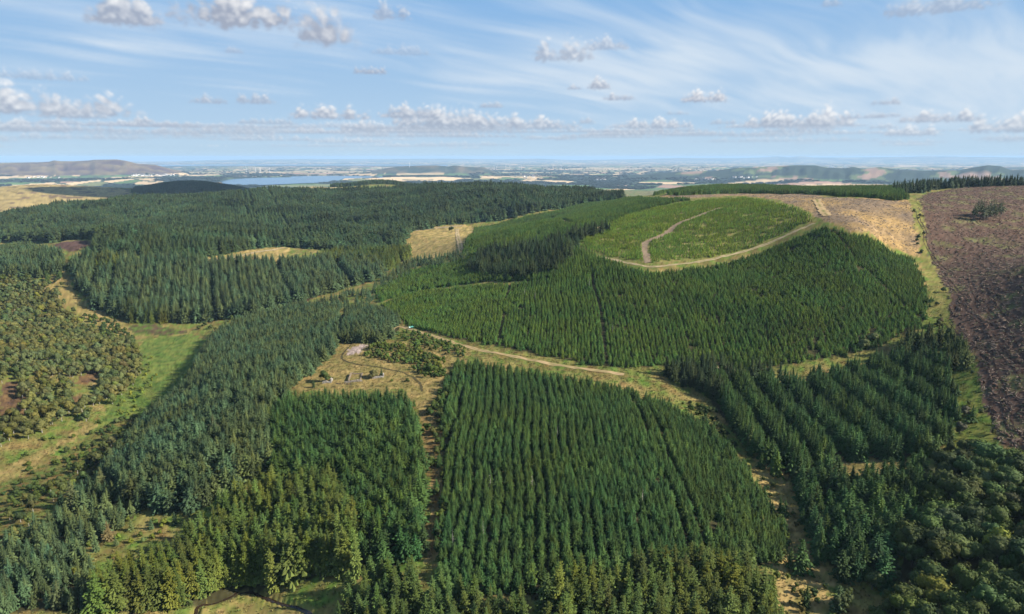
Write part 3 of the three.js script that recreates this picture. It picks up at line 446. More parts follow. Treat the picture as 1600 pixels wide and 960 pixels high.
// ribbons draped over the ground
function ribbon(pts, width, lift, colours, seed, wob = 0.25, mossy = false) {
  const P = [], C = [], I = [], rr = rng(seed), curve = new THREE.CatmullRomCurve3(pts.map(([x, z]) => new THREE.Vector3(x, 0, z)), false, 'centripetal');
  const n = Math.max(12, Math.round(curve.getLength() / 2.2)), across = 5;
  for (let i = 0; i <= n; i++) {
    const p = curve.getPoint(i / n), t = curve.getTangent(i / n), nx = -t.z, nz = t.x, l = Math.hypot(nx, nz) || 1, w = width * (1 + wob * n2(i * 0.23, seed));
    for (let k = 0; k < across; k++) {
      const o = (k / (across - 1) - 0.5) * w + 0.3 * n2(i * 0.4 + k, seed + 3), x = p.x + nx / l * o, z = p.z + nz / l * o;
      P.push(x, hgt(x, z) + lift, z);
      const v = 0.80 + 0.36 * rr(), mid = across === 5 && k === 2 && mossy && n2(i * 0.15, seed) > -0.4; C.push(...(mid ? [0.15 * v, 0.14 * v, 0.045 * v] : [colours[0] * v * 0.9, colours[1] * v * 0.9, colours[2] * v * 0.9]));
      if (i < n && k < across - 1) { const a = i * across + k; I.push(a, a + 1, a + across + 1, a, a + across + 1, a + across); }
    }
  }
  const g = new THREE.BufferGeometry();
  g.setAttribute('position', new THREE.Float32BufferAttribute(P, 3)); g.setAttribute('color', new THREE.Float32BufferAttribute(C, 3)); g.setIndex(I); g.computeVertexNormals();
  return g;
}
const matte = new THREE.MeshPhysicalMaterial({ vertexColors: true, roughness: 1, specularIntensity: 0.1 });
const taken = {};
const numbered = (n) => { const k = taken[n] = (taken[n] ?? -1) + 1; return k ? n + '_' + String(k).padStart(3, '0') : n; };
function add(o, name, data) { o.name = numbered(name); if (data) o.userData = data; scene.add(o); o.traverse((c) => { c.castShadow = c.receiveShadow = true; }); return o; }
tracks.forEach(([n, label, l, w, c], i) => add(new THREE.Mesh(ribbon(l, w, 0.16 + (Math.hypot(...l[0]) > 700 ? 0.35 : 0), c, 300 + i, 0.35, n === 'forest_track'), matte), n, { kind: 'structure', label, category: 'track' }));
add(new THREE.Mesh(ribbon(ditch, 1.3, 0.14, [0.07, 0.06, 0.03], 340), matte), 'ditch', { kind: 'structure', label: 'dark grassy ditch curving round the tan clearing', category: 'ditch' });
{
  const g = ribbon(burn, 1.0, -0.62, [1, 1, 1], 341, 0.1);
  add(new THREE.Mesh(g, new THREE.MeshPhysicalMaterial({ color: new THREE.Color().setRGB(0.03, 0.02, 0.012), roughness: 0.12 })), 'burn_water', { kind: 'structure', label: 'narrow dark peaty burn winding through the near meadow', category: 'water' });
}
function waterSheet(pts, y) {
  const s = new THREE.Shape(pts.map(([x, z]) => new THREE.Vector2(x, -z))), g = new THREE.ShapeGeometry(s);
  g.rotateX(-Math.PI / 2); g.translate(0, y, 0); return g;
}
{
  const W = new THREE.MeshPhysicalMaterial({ color: new THREE.Color().setRGB(0.05, 0.12, 0.19), roughness: 0.22 });
  const p = onPlain;
  add(new THREE.Mesh(waterSheet(LOCH, PLAIN + 6), W), 'loch_water', { kind: 'structure', label: 'blue loch on the plain beyond the left forest', category: 'water' });
  const firth = [p(240, 262), p(262, 260.3), p(320, 259.8), p(420, 259.6), p(560, 259.4), p(640, 259.8), p(700, 259.8), p(700, 258.2), p(560, 257.6), p(400, 257.4), p(250, 257.8), p(200, 258.5)];
  add(new THREE.Mesh(waterSheet(firth, PLAIN + 16), W), 'firth_water', { kind: 'structure', label: 'pale strip of firth far behind the loch', category: 'water' });
}

// ------------------------------------------------------------------ tree shapes (unit height)
class Faces {
  constructor() { this.p = []; this.c = []; this.i = []; this.n = 0; }
  vert(x, y, z, c) { this.p.push(x, y, z); this.c.push(c[0], c[1], c[2]); return this.n++; }
  tri(a, b, d, c) { const k = this.vert(...a, c); this.vert(...b, c); this.vert(...d, c); this.i.push(k, k + 1, k + 2); }
  build() {
    const g = new THREE.BufferGeometry();
    g.setAttribute('position', new THREE.Float32BufferAttribute(this.p, 3)); g.setAttribute('color', new THREE.Float32BufferAttribute(this.c, 3));
    g.setIndex(this.i); g.computeVertexNormals(); return g;
  }
}
const grey = (v) => [v, v, v];
function trunkFaces(f, r0, top, sides, c, lean = 0) {
  for (let k = 0; k < sides; k++) {
    const a = k / sides * 2 * Math.PI, b = (k + 1) / sides * 2 * Math.PI;
    f.tri([Math.cos(a) * r0, -0.02, Math.sin(a) * r0], [Math.cos(b) * r0, -0.02, Math.sin(b) * r0], [lean, top, 0], c);
  }
}
// a conifer crown: whorls of drooping branches round the stem; along every branch sit small ridged sprays
function conifer(seed, o) {
  const f = new Faces(), R = rng(seed), { whorls, per, rad, base, droop, rag, core = 0.5, sprays = 4, power = 0.8, fine = 0.4 } = o;
  const lopx = (R() - 0.5) * 0.03, lopz = (R() - 0.5) * 0.03;
  const cs = 7, lv = 3;   // foliage close to the stem, so the sky does not shine straight through
  for (let q = 0; q < lv; q++) for (let k = 0; k < cs; k++) {
    const a = (k + 0.5 * q) / cs * 6.2832, b = (k + 1 + 0.5 * q) / cs * 6.2832, y0 = base + 0.02 + (0.9 - base) * q / lv, y1 = Math.min(0.97, y0 + (0.9 - base) * 1.7 / lv), w = rad * core * Math.pow(1 - q / lv, power) * (0.85 + 0.3 * R()), v = grey(0.8 + 0.25 * R());
    f.tri([Math.cos(a) * w, y0, Math.sin(a) * w], [lopx, y1, lopz], [Math.cos(b) * w, y0, Math.sin(b) * w], v);
  }
  for (let w = 0; w < whorls; w++) {
    const t = (w + 0.3 * R()) / whorls, y = base + (0.985 - base) * Math.pow(t, 0.95), n = Math.max(3, Math.round(per * (1 - 0.55 * t))), spin = R() * 6.28;
    const L0 = rad * Math.pow(1 - t, power) * (1 + rag * (R() - 0.5)) + 0.006;
    for (let b = 0; b < n; b++) {
      const a = spin + (b + 0.7 * (R() - 0.5)) / n * 6.2832, L = L0 * (1 + rag * 1.3 * (R() - 0.5)), dr = droop * (0.5 + R()) * (1 - 0.8 * t) - 0.25 * t, ca = Math.cos(a), sa = Math.sin(a), tone = 0.8 + 0.4 * R();
      const P = (d, s, up) => [lopx * y + ca * d - sa * s, y + up, lopz * y + sa * d + ca * s];
      const ns = Math.max(1, Math.round(sprays * (0.45 + 0.8 * (1 - t))));
      for (let k = 0; k < ns; k++) {
        const e = ns === 1 ? 1 : 0.42 + 0.58 * k / (ns - 1), d1 = L * e, len = (sprays > 1 ? fine + 0.02 / (L + 0.03) * 0.5 : 0.9) * L + 0.006, d0 = Math.max(0, d1 - len), sd = k === ns - 1 ? 0 : (k % 2 ? 1 : -1) * L * (0.10 + 0.16 * R()), hw = len * (0.30 + 0.18 * R()) + 0.003;
        const up = (d) => 0.06 * L - dr * d * d / Math.max(L, 0.01), v = grey(tone * (0.78 + 0.44 * R())), lift = (R() - 0.5) * 0.12 * L;
        const root = P(d0, sd * 0.4, up(d0) + lift), tip = P(d1, sd * 1.25, up(d1) - 0.1 * len + lift), mid = P((d0 + d1) / 2, sd, up((d0 + d1) / 2) + 0.06 * len + lift);
        const l = P(d0 + (d1 - d0) * 0.62, sd + hw, up(d1) - hw * 0.45 + lift), r = P(d0 + (d1 - d0) * 0.62, sd - hw, up(d1) - hw * 0.45 + lift);
        f.tri(root, l, mid, v); f.tri(root, mid, r, v); f.tri(mid, l, tip, v); f.tri(mid, tip, r, v);
      }
    }
  }
  f.tri([lopx - 0.008, 0.94, lopz], [lopx + 0.008, 0.94, lopz + 0.004], [lopx, 1.0, lopz], grey(1.1)); f.tri([lopx, 0.94, lopz - 0.008], [lopx, 0.94, lopz + 0.008], [lopx, 1.0, lopz], grey(1.1));
  return f.build();
}
// a leafy crown: lobes covered with small bent leaf sprays, spread from the shell inwards
function leafy(seed, o) {
  const f = new Faces(), R = rng(seed), { lobes, faces, wide, low, size } = o, L = [];
  L.push([0, low + (1 - low) * 0.55, 0, wide * 0.32, (1 - low) * 0.46]);
  for (let i = 0; i < lobes; i++) { const a = i / lobes * 6.28 + R(), q = wide * (0.13 + 0.2 * R()), h = low + (1 - low) * (0.2 + 0.58 * R()), s = wide * (0.11 + 0.14 * R()); L.push([Math.cos(a) * q, h, Math.sin(a) * q, s, Math.min(s * 1.05, (1 - h) * 0.95)]); }
  for (const [x, y, z, s, sh] of L) {   // inner mass of twigs and leaves
    const g = new THREE.IcosahedronGeometry(1, 1), p = g.attributes.position, q = 0.72;
    for (let i = 0; i < p.count; i += 3) { const v = grey(0.7 + 0.4 * R()), P = (k) => [x + p.getX(k) * s * q, y + p.getY(k) * sh * q, z + p.getZ(k) * s * q]; f.tri(P(i), P(i + 1), P(i + 2), v); }
  }
  const tot = L.reduce((a, l) => a + l[3] * l[3], 0);
  for (const [x, y, z, s, sh] of L) {
    const n = Math.round(faces * s * s / tot), tone = 0.9 + 0.2 * R();
    for (let i = 0; i < n; i++) {
      const u = R() * 2 - 1, a = R() * 6.2832, c = Math.sqrt(1 - u * u), k = 0.70 + 0.62 * R() * R() * R() + 0.14 * R();
      const nx = c * Math.cos(a), ny = u, nz = c * Math.sin(a); if (ny < -0.55) continue;
      const cx = x + nx * s * k, cy = y + ny * sh * k, cz = z + nz * s * k;
      let ax = R() - 0.5, ay = R() - 0.5, az = R() - 0.5; const d = ax * nx + ay * ny + az * nz; ax -= d * nx * 0.75; ay -= d * ny * 0.75; az -= d * nz * 0.75;
      const l = Math.hypot(ax, ay, az), q = size * wide * (0.6 + 0.8 * R()); ax *= q / l; ay *= q / l; az *= q / l;
      let bx = ny * az - nz * ay, by = nz * ax - nx * az, bz = nx * ay - ny * ax; const e = 0.75;
      bx *= e; by *= e; bz *= e;
      const m = q * 0.3, v = grey(tone * (0.75 + 0.5 * R()));
      const A = [cx - ax, cy - ay, cz - az], B = [cx + bx + nx * m, cy + by + ny * m, cz + bz + nz * m], C = [cx + ax, cy + ay, cz + az], E = [cx - bx - nx * m * 0.3, cy - by - ny * m * 0.3, cz - bz - nz * m * 0.3];
      f.tri(A, E, C, v); f.tri(A, C, B, v);
    }
  }
  return f.build();
}
function trunkGeo(seed, r0, top, c, limbs, wide) {
  const f = new Faces(), R = rng(seed); trunkFaces(f, r0, top, 7, c, (R() - 0.5) * 0.02);
  for (let i = 0; i < limbs; i++) {
    const a = R() * 6.28, y = top * (0.35 + 0.4 * R()), q = wide * (0.2 + 0.15 * R()), e = [Math.cos(a) * q, y + top * 0.3, Math.sin(a) * q], t = r0 * 0.4;
    f.tri([t, y, 0], [-t, y, 0], e, c); f.tri([0, y - t, t], [0, y + t, -t], e, c); f.tri([t, y, 0], [0, y + t, -t], e, c);
  }
  return f.build();
}
const BARK = [0.075, 0.06, 0.048], BIRCHBARK = [0.30, 0.28, 0.25];
const SHAPES = {
  spruce: { n: 10, crown: (i) => conifer(100 + i, { whorls: 15, per: 9, rad: 0.195 + 0.016 * (i % 4), base: 0.05, droop: 0.30 + 0.04 * (i % 5), rag: 0.5 + 0.06 * (i % 3), sprays: 3, power: 0.56 + 0.05 * (i % 4) }), low: (i) => conifer(150 + i, { whorls: 9, per: 7, rad: 0.21 + 0.02 * i, base: 0.08, droop: 0.42, rag: 0.6, sprays: 1, power: 0.62 }), trunk: (i) => trunkGeo(170 + i, 0.017, 0.9, BARK, 0, 0), bark: BARK },
  larch: { n: 8, crown: (i) => conifer(200 + i, { whorls: 24, per: 8, rad: 0.16 + 0.014 * (i % 3), base: 0.07, droop: 0.32, rag: 0.75, core: 0.36, power: 0.68, sprays: 6, fine: 0.28 }), low: (i) => conifer(250 + i, { whorls: 9, per: 7, rad: 0.18, base: 0.1, droop: 0.3, rag: 0.8, sprays: 1, power: 0.65 }), trunk: (i) => trunkGeo(270 + i, 0.017, 0.9, BARK, 0, 0), bark: BARK },
  birch: { n: 6, crown: (i) => leafy(300 + i, { lobes: 6, faces: 620, wide: 0.86 + 0.05 * (i % 3), low: 0.12, size: 0.036 }), low: (i) => leafy(350 + i, { lobes: 5, faces: 120, wide: 0.9, low: 0.12, size: 0.09 }), trunk: (i) => trunkGeo(370 + i, 0.022, 0.75, BIRCHBARK, 5, 0.8), bark: BIRCHBARK },
  broadleaf: { n: 6, crown: (i) => leafy(400 + i, { lobes: 11, faces: 1150, wide: 1.0 + 0.06 * (i % 3), low: 0.10, size: 0.030 }), low: (i) => leafy(450 + i, { lobes: 5, faces: 120, wide: 1.0, low: 0.1, size: 0.09 }), trunk: (i) => trunkGeo(470 + i, 0.03, 0.7, BARK, 6, 0.9), bark: BARK },
  bush: { n: 5, crown: (i) => leafy(500 + i, { lobes: 5, faces: 340, wide: 1.15, low: 0.0, size: 0.05 }), low: (i) => leafy(550 + i, { lobes: 4, faces: 80, wide: 1.15, low: 0.0, size: 0.11 }), trunk: (i) => trunkGeo(570 + i, 0.03, 0.5, BARK, 4, 0.9), bark: BARK },
};
const leafMat = new THREE.MeshPhysicalMaterial({ vertexColors: true, roughness: 0.75, specularIntensity: 0.25, side: THREE.DoubleSide });
const barkMat = new THREE.MeshStandardMaterial({ vertexColors: true, roughness: 0.9, side: THREE.DoubleSide });
for (const k in SHAPES) {
  const S = SHAPES[k]; S.crowns = []; S.trunks = []; S.lows = [];
  for (let i = 0; i < S.n; i++) { S.crowns.push(S.crown(i)); S.trunks.push(S.trunk(i)); }
  for (let i = 0; i < 3; i++) S.lows.push(S.low(i));
}

// ------------------------------------------------------------------ planting
const trees = [];   // {kind, x, z, y, h, c, s, v}
{
  const rand = rng(2024), keep = (x, z, h, y) => { const [px, py, q] = toPicture(x, y, z); if (q < 20) return false; const hp = F * h / q; return px > -110 && px < 1780 && py - hp < 1010; };
  const seen = [];
  for (const s of stands) {
    const a = s.dir * D, dx = Math.sin(a), dz = -Math.cos(a), R = s.R, cx = (R.x0 + R.x1) / 2, cz = (R.z0 + R.z1) / 2, half = Math.hypot(R.x1 - R.x0, R.z1 - R.z0) / 2;
    const rows = Math.ceil(half / s.s[1]), cols = Math.ceil(half / s.s[0]);
    const loose = s.kind === 'spruce' && s.p > 0.9 || s.id === 'left larch' ? 0.5 : 0.85;
    for (let i = -rows; i <= rows; i++) {
      if (s.lanes && ((i % s.lanes) + s.lanes) % s.lanes < (s.two ? 2 : 1)) continue;
      const lane = s.rack && rand() < s.rack, rowTone = 0.95 + 0.1 * rand();
      for (let j = -cols; j <= cols; j++) {
        if (rand() > s.p) continue;
        if (lane && n2(j * 0.025, i * 3.7) > -0.45) continue;
        const bend = 1.5 * n2(j * 0.02, s.dir) * (s.rack ? 1 : 0);
        const u = j * s.s[0] + (rand() - 0.5) * s.s[0] * Math.max(loose, 0.6), v = i * s.s[1] + (i & 1 ? (s.pairTo && cx - dz * i * s.s[1] < s.pairTo + 20 * n2(j * 0.03, 8) && n2(j * 0.02, i * 1.7) > -0.5 ? 0.8 : s.pair || 0) : 0) + (rand() - 0.5) * s.s[1] * loose + bend;
        const x = cx + dx * u - dz * v, z = cz + dz * u + dx * v;
        const ex = x + 2.5 * n2(x / 9, z / 9), ez = z + 2.5 * n2b(x / 9, z / 9);
        if (!inside(R, ex, ez)) continue;
        const d = Math.hypot(x, z), g = fbm(x / 22 + 7, z / 22, 3);
        if (s.gaps && g > 0.30) continue;
        if (g > 0.42 && rand() < 0.85) continue;
        let blocked = false;
        for (const [l, w] of TRACKS) if (distLine(x, z, l) < w * 0.5 + 0.8) { blocked = true; break; }
        if (blocked || (d < 420 && distLine(x, z, burn) < 3)) continue;
        const y = hgt(x, z), patch = 0.5 + 0.5 * n2(x / 35, z / 35);
        const block = s.blocks ? Math.floor(3.2 * (n2(x / 170 + 2, z / 120) + 0.35 * n2b(x / 60, z / 60)) + 0.5) : 0;
        if (s.blocks && Math.abs(n2(x / 150 - 6, z / 190)) < 0.022 && rand() < 0.9) continue;
        let h = lerp(s.h[0], s.h[1], clamp(0.3 * patch + 0.7 * rand()));
        if (rand() < 0.04) h *= 0.6; else if (rand() < 0.03) h *= 1.18;
        h *= 1 + 0.09 * block;
        if (!keep(x, z, h, y)) continue;
        const k = 0.84 * (1 - 0.10 * block) * rowTone * (0.62 + 0.80 * rand() * (0.55 + 0.45 * rand())) * (1 + 0.25 * fbm(x / 50, z / 50, 2)), warm = (rand() - 0.5) * 0.34 + 0.14 * n2b(x / 60, z / 60);
        let base = s.c; if (s.kind === 'birch' || s.kind === 'broadleaf' || s.kind === 'bush') { const m = rand() + 0.35 * n2(x / 25, z / 25), pick = m < 0.12 ? SP.leaf : m > 1.12 ? SP.lime : m > 0.92 ? SP.olive : m < 0.25 ? SP.wood : s.c; base = mix3(s.c, pick, 0.6); }
        trees.push({ kind: s.kind, x, z, y, h, d, s, c: [base[0] * k * (1 + warm), base[1] * k, base[2] * k * (1 - warm)], w: (s.wf || 1) * ((s.kind === 'spruce' ? 0.70 : 0.82) + 0.32 * rand()), v: rand(), t: rand() * 6.283, lo: d > 950 });
      }
    }
  }
  const count = {}; for (const t of trees) count[t.kind] = (count[t.kind] || 0) + 1; console.log(JSON.stringify(count));
}
// the largest in view of each kind stand as trees of their own; the rest of the kind is one mass
const KINDS = {
  spruce: { name: 'spruce_tree', cat: 'spruce', mass: 'spruce_forest', most: 300, masslabel: 'dense dark green spruce plantations covering the hills in rows', wide: [1.0, 1.25] },
  larch: { name: 'larch_tree', cat: 'larch', mass: 'larch_wood', most: 300, masslabel: 'olive green larch stands scattered among the spruce', wide: [1.0, 1.25] },
  birch: { name: 'birch_tree', cat: 'birch', mass: 'birch_wood', most: 260, masslabel: 'olive birchwood spreading over the left hillside', wide: [0.95, 1.2] },
  broadleaf: { name: 'broadleaf_tree', cat: 'tree', mass: 'leafy_wood', most: 200, masslabel: 'dark leafy trees behind the front of the right wood', wide: [0.9, 1.15] },
  bush: { name: 'bush', cat: 'bush', mass: 'scrub', most: 220, masslabel: 'low green scrub along rides and clearings', wide: [0.9, 1.3] },
};
const TENS = ['', '', 'twenty', 'thirty', 'forty', 'fifty', 'sixty', 'seventy', 'eighty', 'ninety'], ONES = ['', 'first', 'second', 'third', 'fourth', 'fifth', 'sixth', 'seventh', 'eighth', 'ninth', 'tenth', 'eleventh', 'twelfth', 'thirteenth', 'fourteenth', 'fifteenth', 'sixteenth', 'seventeenth', 'eighteenth', 'nineteenth'];
const ordinal = (n) => n < 20 ? ONES[n] : n % 10 ? TENS[Math.floor(n / 10)] + '-' + ONES[n % 10] : TENS[Math.floor(n / 10)].replace(/y$/, 'ieth');
const LOOK = { 'centre': 'slim dark-green spruce', 'left mid': 'dark-green spruce', 'left wedge': 'blue-green spruce', 'left edge scatter': 'blue-green spruce', 'left open': 'small blue-green spruce', 'right ride': 'lone dark spruce', 'right lower': 'dark-green spruce', 'right': 'dark-green spruce', 'tall edge': 'tall dark spruce', 'pines': 'tall spruce', 'leafy wood': 'round leafy tree', 'leafy low': 'low leafy tree', 'edge leaf': 'scrubby leafy tree' };
const PLAINLOOK = { spruce: 'dark-green spruce', larch: 'olive-green larch', birch: 'olive birch', broadleaf: 'leafy tree', bush: 'green bush' };
const dummy = new THREE.Object3D(), colr = new THREE.Color();
for (const kind in KINDS) {
  const K = KINDS[kind], S = SHAPES[kind], all = trees.filter((t) => t.kind === kind);
  for (const t of all) {
    const [px, py, q] = toPicture(t.x, t.y, t.z), tp = toPicture(t.x, t.y + t.h, t.z), hp = py - tp[1];
    t.px = px; t.size = px > 4 && px < 1596 && py > 200 && tp[1] + hp * 0.35 < 950 && t.s.place ? t.h / q : 0;
  }
  all.sort((a, b) => b.size - a.size);
  const few = all.slice(0, K.most).filter((t) => t.size > 0), rest = all.slice(few.length);
  // ranks within a stand by distance, ordinals from the left within a rank
  const byStand = new Map();
  for (const t of few) { if (!byStand.has(t.s)) byStand.set(t.s, []); byStand.get(t.s).push(t); }
  for (const [s, l] of byStand) {
    l.sort((a, b) => a.d - b.d);
    const per = Math.max(6, Math.min(16, Math.ceil(Math.sqrt(l.length * 1.6))));
    for (let i = 0, rank = 1; i < l.length; i += per, rank++) {
      const row = l.slice(i, i + per).sort((a, b) => a.px - b.px);
      row.forEach((t, k) => {
        const look = LOOK[s.id] || PLAINLOOK[kind];
        t.label = l.length === 1 ? `${look} in ${s.place}` : l.length <= per ? `${look}, ${ordinal(k + 1)} from left among those in ${s.place}` : `${look}, ${ordinal(k + 1)} from left in ${ordinal(rank)} rank of ${s.place}`;
      });
    }
  }
  const mats = new Map();
  for (const t of few) {
    const i = Math.floor(t.v * S.n), g = new THREE.Group(), key = t.c.map((c) => Math.round(c * 140)).join();
    if (!mats.has(key)) { const m = leafMat.clone(); m.color.setRGB(...key.split(',').map((c) => c / 140)); mats.set(key, m); }
    const crown = new THREE.Mesh(S.crowns[i], mats.get(key)), trunk = new THREE.Mesh(S.trunks[i], barkMat);
    crown.name = 'crown'; trunk.name = kind === 'bush' ? 'stem' : 'trunk'; g.add(trunk, crown);
    g.position.set(t.x, t.y, t.z); g.rotation.set(((t.v * 31) % 1 - 0.5) * 0.09, t.t, ((t.v * 57) % 1 - 0.5) * 0.09); const w = t.h * t.w * lerp(K.wide[0], K.wide[1], t.v); g.scale.set(w, t.h, w);
    add(g, K.name, { label: t.label, category: K.cat, group: `${PLAINLOOK[kind]} ${kind === 'bush' ? 'growing' : 'standing'} in ${t.s.place}` });
  }
  const mass = new THREE.Group(), lots = new Map();
  for (const t of rest) { const lo = t.lo, i = lo ? Math.floor(t.v * 3) : Math.floor(t.v * S.n), key = (lo ? 'l' : 'h') + i; if (!lots.has(key)) lots.set(key, []); lots.get(key).push(t); }
  for (const [key, l] of lots) {
    const i = +key.slice(1), crown = key[0] === 'l' ? S.lows[i] : S.crowns[i];
    const make = (geo, mat, tint, name) => {
      const im = new THREE.InstancedMesh(geo, mat, l.length);
      l.forEach((t, k) => {
        dummy.position.set(t.x, t.y, t.z); dummy.rotation.set(((t.v * 31) % 1 - 0.5) * 0.09, t.t, ((t.v * 57) % 1 - 0.5) * 0.09); const w = t.h * t.w * lerp(K.wide[0], K.wide[1], (t.v * 7) % 1); dummy.scale.set(w, t.h, w); dummy.updateMatrix();
        im.setMatrixAt(k, dummy.matrix); if (tint) im.setColorAt(k, colr.setRGB(...t.c));
      });
      im.name = name; mass.add(im);
    };
    make(crown, leafMat, true, 'crowns');
    if (key[0] === 'h') make(S.trunks[i], barkMat, false, 'trunks');
  }
  add(mass, K.mass, { kind: 'stuff', label: K.masslabel, category: 'trees' });
}

// ------------------------------------------------------------------ single trees and bushes that stand out
const specials = [   // [px, py of the foot, kind, height, colour, name, label]
  [508, 596, 'broadleaf', 6.2, SP.leaf, 'broadleaf_tree', 'round dark tree over the leftmost ruin in the tan clearing'],
  [584, 591, 'broadleaf', 5.4, SP.olive, 'broadleaf_tree', 'olive round tree beside the right ruin in the clearing'],
  [596, 588, 'spruce', 4.6, SP.dark, 'spruce_tree', 'small dark conifer right of the olive tree in the clearing'],
  [636, 597, 'bush', 2.4, SP.leaf, 'bush', 'low dark bush inside the ditch curve of the clearing'],
  [612, 597, 'bush', 1.8, SP.scrub, 'bush', 'small green bush left of the dark bush in the clearing'],
  [628, 614, 'bush', 2.0, SP.leaf, 'bush', 'bush at the clearing edge nearest the dark stand'],
  [675, 585, 'broadleaf', 5.5, SP.scrub, 'broadleaf_tree', 'round green tree at the right end of the clearing'],
  [667, 583, 'broadleaf', 4.6, SP.scrub, 'broadleaf_tree', 'smaller round tree beside the clearing ditch'],
  [490, 606, 'spruce', 5, SP.dark, 'spruce_tree', 'lone dark spruce on the left rim of the clearing'],
  [647, 635, 'spruce', 4, SP.deep, 'spruce_tree', 'lone small spruce below the clearing'],
  [1507, 648, 'bush', 4.4, [0.085, 0.082, 0.05], 'bush', 'grey dome-shaped bush, upper one on the green bank'],
  [1500, 678, 'bush', 5.2, [0.08, 0.08, 0.048], 'bush', 'grey dome-shaped bush, lower one on the green bank'],
  [1518, 660, 'spruce', 8.5, SP.deep, 'spruce_tree', 'dark spruce beside the grey dome bushes'],
  [1490, 655, 'spruce', 6, SP.deep, 'spruce_tree', 'short spruce left of the grey dome bushes'],
  [1470, 505, 'bush', 3.6, [0.13, 0.10, 0.045], 'bush', 'brown round bush below the felled slope'],
  [1482, 545, 'broadleaf', 13, SP.wood, 'pine_tree', 'tallest round-topped pine beside the felled slope'],
  [1500, 560, 'broadleaf', 11, SP.wood, 'pine_tree', 'second round-topped pine beside the felled slope'],
  [1455, 545, 'broadleaf', 9, SP.wood, 'pine_tree', 'broad pine left of the two tall pines'],
  [1432, 540, 'broadleaf', 8, SP.scrub, 'pine_tree', 'light green pine at the left of the pine group'],
  [1350, 545, 'broadleaf', 6.5, [0.10, 0.12, 0.04], 'broadleaf_tree', 'olive round tree at the foot of the dome slope'],
  [1365, 535, 'broadleaf', 6, [0.10, 0.12, 0.04], 'broadleaf_tree', 'second olive tree at the foot of the dome slope'],
  [705, 362, 'broadleaf', 9, SP.wood, 'broadleaf_tree', 'round tree at the head of the valley'],
  [1250, 895, 'spruce', 12.5, SP.deep, 'spruce_tree', 'large spruce alone in the right grassy ride'],
  [1308, 955, 'spruce', 9, SP.blue, 'spruce_tree', 'bushy spruce at the lower end of the right ride'],
  [1226, 808, 'spruce', 7, SP.deep, 'spruce_tree', 'dark spruce on the ride edge below the fringe'],
  [1262, 830, 'spruce', 6, SP.deep, 'spruce_tree', 'smaller spruce above the large one in the ride'],
  [322, 905, 'larch', 10, SP.larch, 'larch_tree', 'pale larch leaning over the bend of the burn'],
  [160, 770, 'larch', 12, [0.10, 0.11, 0.04], 'larch_tree', 'pale grey-green larch by the left valley'],
  [115, 795, 'larch', 13, [0.10, 0.115, 0.045], 'larch_tree', 'broad pale larch standing over the left valley'],
  [170, 845, 'larch', 8, [0.14, 0.11, 0.045], 'larch_tree', 'brownish larch on the open ground at left'],
  [420, 665, 'larch', 11, SP.larch, 'larch_tree', 'olive larch at the upper edge of the dark stand'],
  [448, 595, 'larch', 11, SP.larch, 'larch_tree', 'olive larch left of the clearing'],
  [462, 555, 'larch', 11, SP.larch, 'larch_tree', 'olive larch inside the blue-green wedge'],
];
const oneMat = new Map();
specials.forEach(([px, py, kind, h, c, name, label], n) => {
  const S = SHAPES[kind], [x, z] = at(px, py), i = n % S.n, g = new THREE.Group(), key = c.join();
  if (!oneMat.has(key)) { const m = leafMat.clone(); m.color.setRGB(...c.map((k) => k * 0.84)); oneMat.set(key, m); }
  const crown = new THREE.Mesh(S.crowns[i], oneMat.get(key)), trunk = new THREE.Mesh(S.trunks[i], barkMat);
  crown.name = 'crown'; trunk.name = 'trunk';
  const w = h * (name === 'pine_tree' ? 0.52 : kind === 'broadleaf' ? 1.25 : 1.15); g.add(trunk, crown);
  g.position.set(x, hgt(x, z), z); g.rotation.y = n * 1.7; g.scale.set(w, h, w);
  add(g, name, { label, category: name.replace('_tree', '').replace('broadleaf', 'tree') });
});
// thin spruces left standing on the felled slope
{
  const rand = rng(5), geo = [0, 1, 2, 3].map((i) => conifer(610 + i, { whorls: 11, per: 7, rad: 0.13, base: 0.38, droop: 0.5, rag: 1.0, core: 0.16, sprays: 3, power: 0.5 })), tr = trunkGeo(620, 0.013, 0.97, [0.20, 0.17, 0.12], 0, 0);
  const m = leafMat.clone(); m.color.setRGB(0.075, 0.085, 0.04);
  for (let i = 0; i < 22; i++) {
    const [x, z] = at(1520 + i * 2.1 + rand() * 2, 338 + rand() * 7), h = 13 + 6 * rand(), g = new THREE.Group(), a = new THREE.Mesh(tr, barkMat), b = new THREE.Mesh(geo[i % 4], m);
    a.name = 'trunk'; b.name = 'crown'; g.add(a, b); g.position.set(x, hgt(x, z), z); g.rotation.y = rand() * 6; g.scale.set(h, h, h);
    add(g, 'thin_spruce', { label: `thin half-bare spruce, ${ordinal(i + 1)} from left in the clump on the felled slope`, category: 'spruce', group: 'thin spruces left on the felled slope' });
  }
}
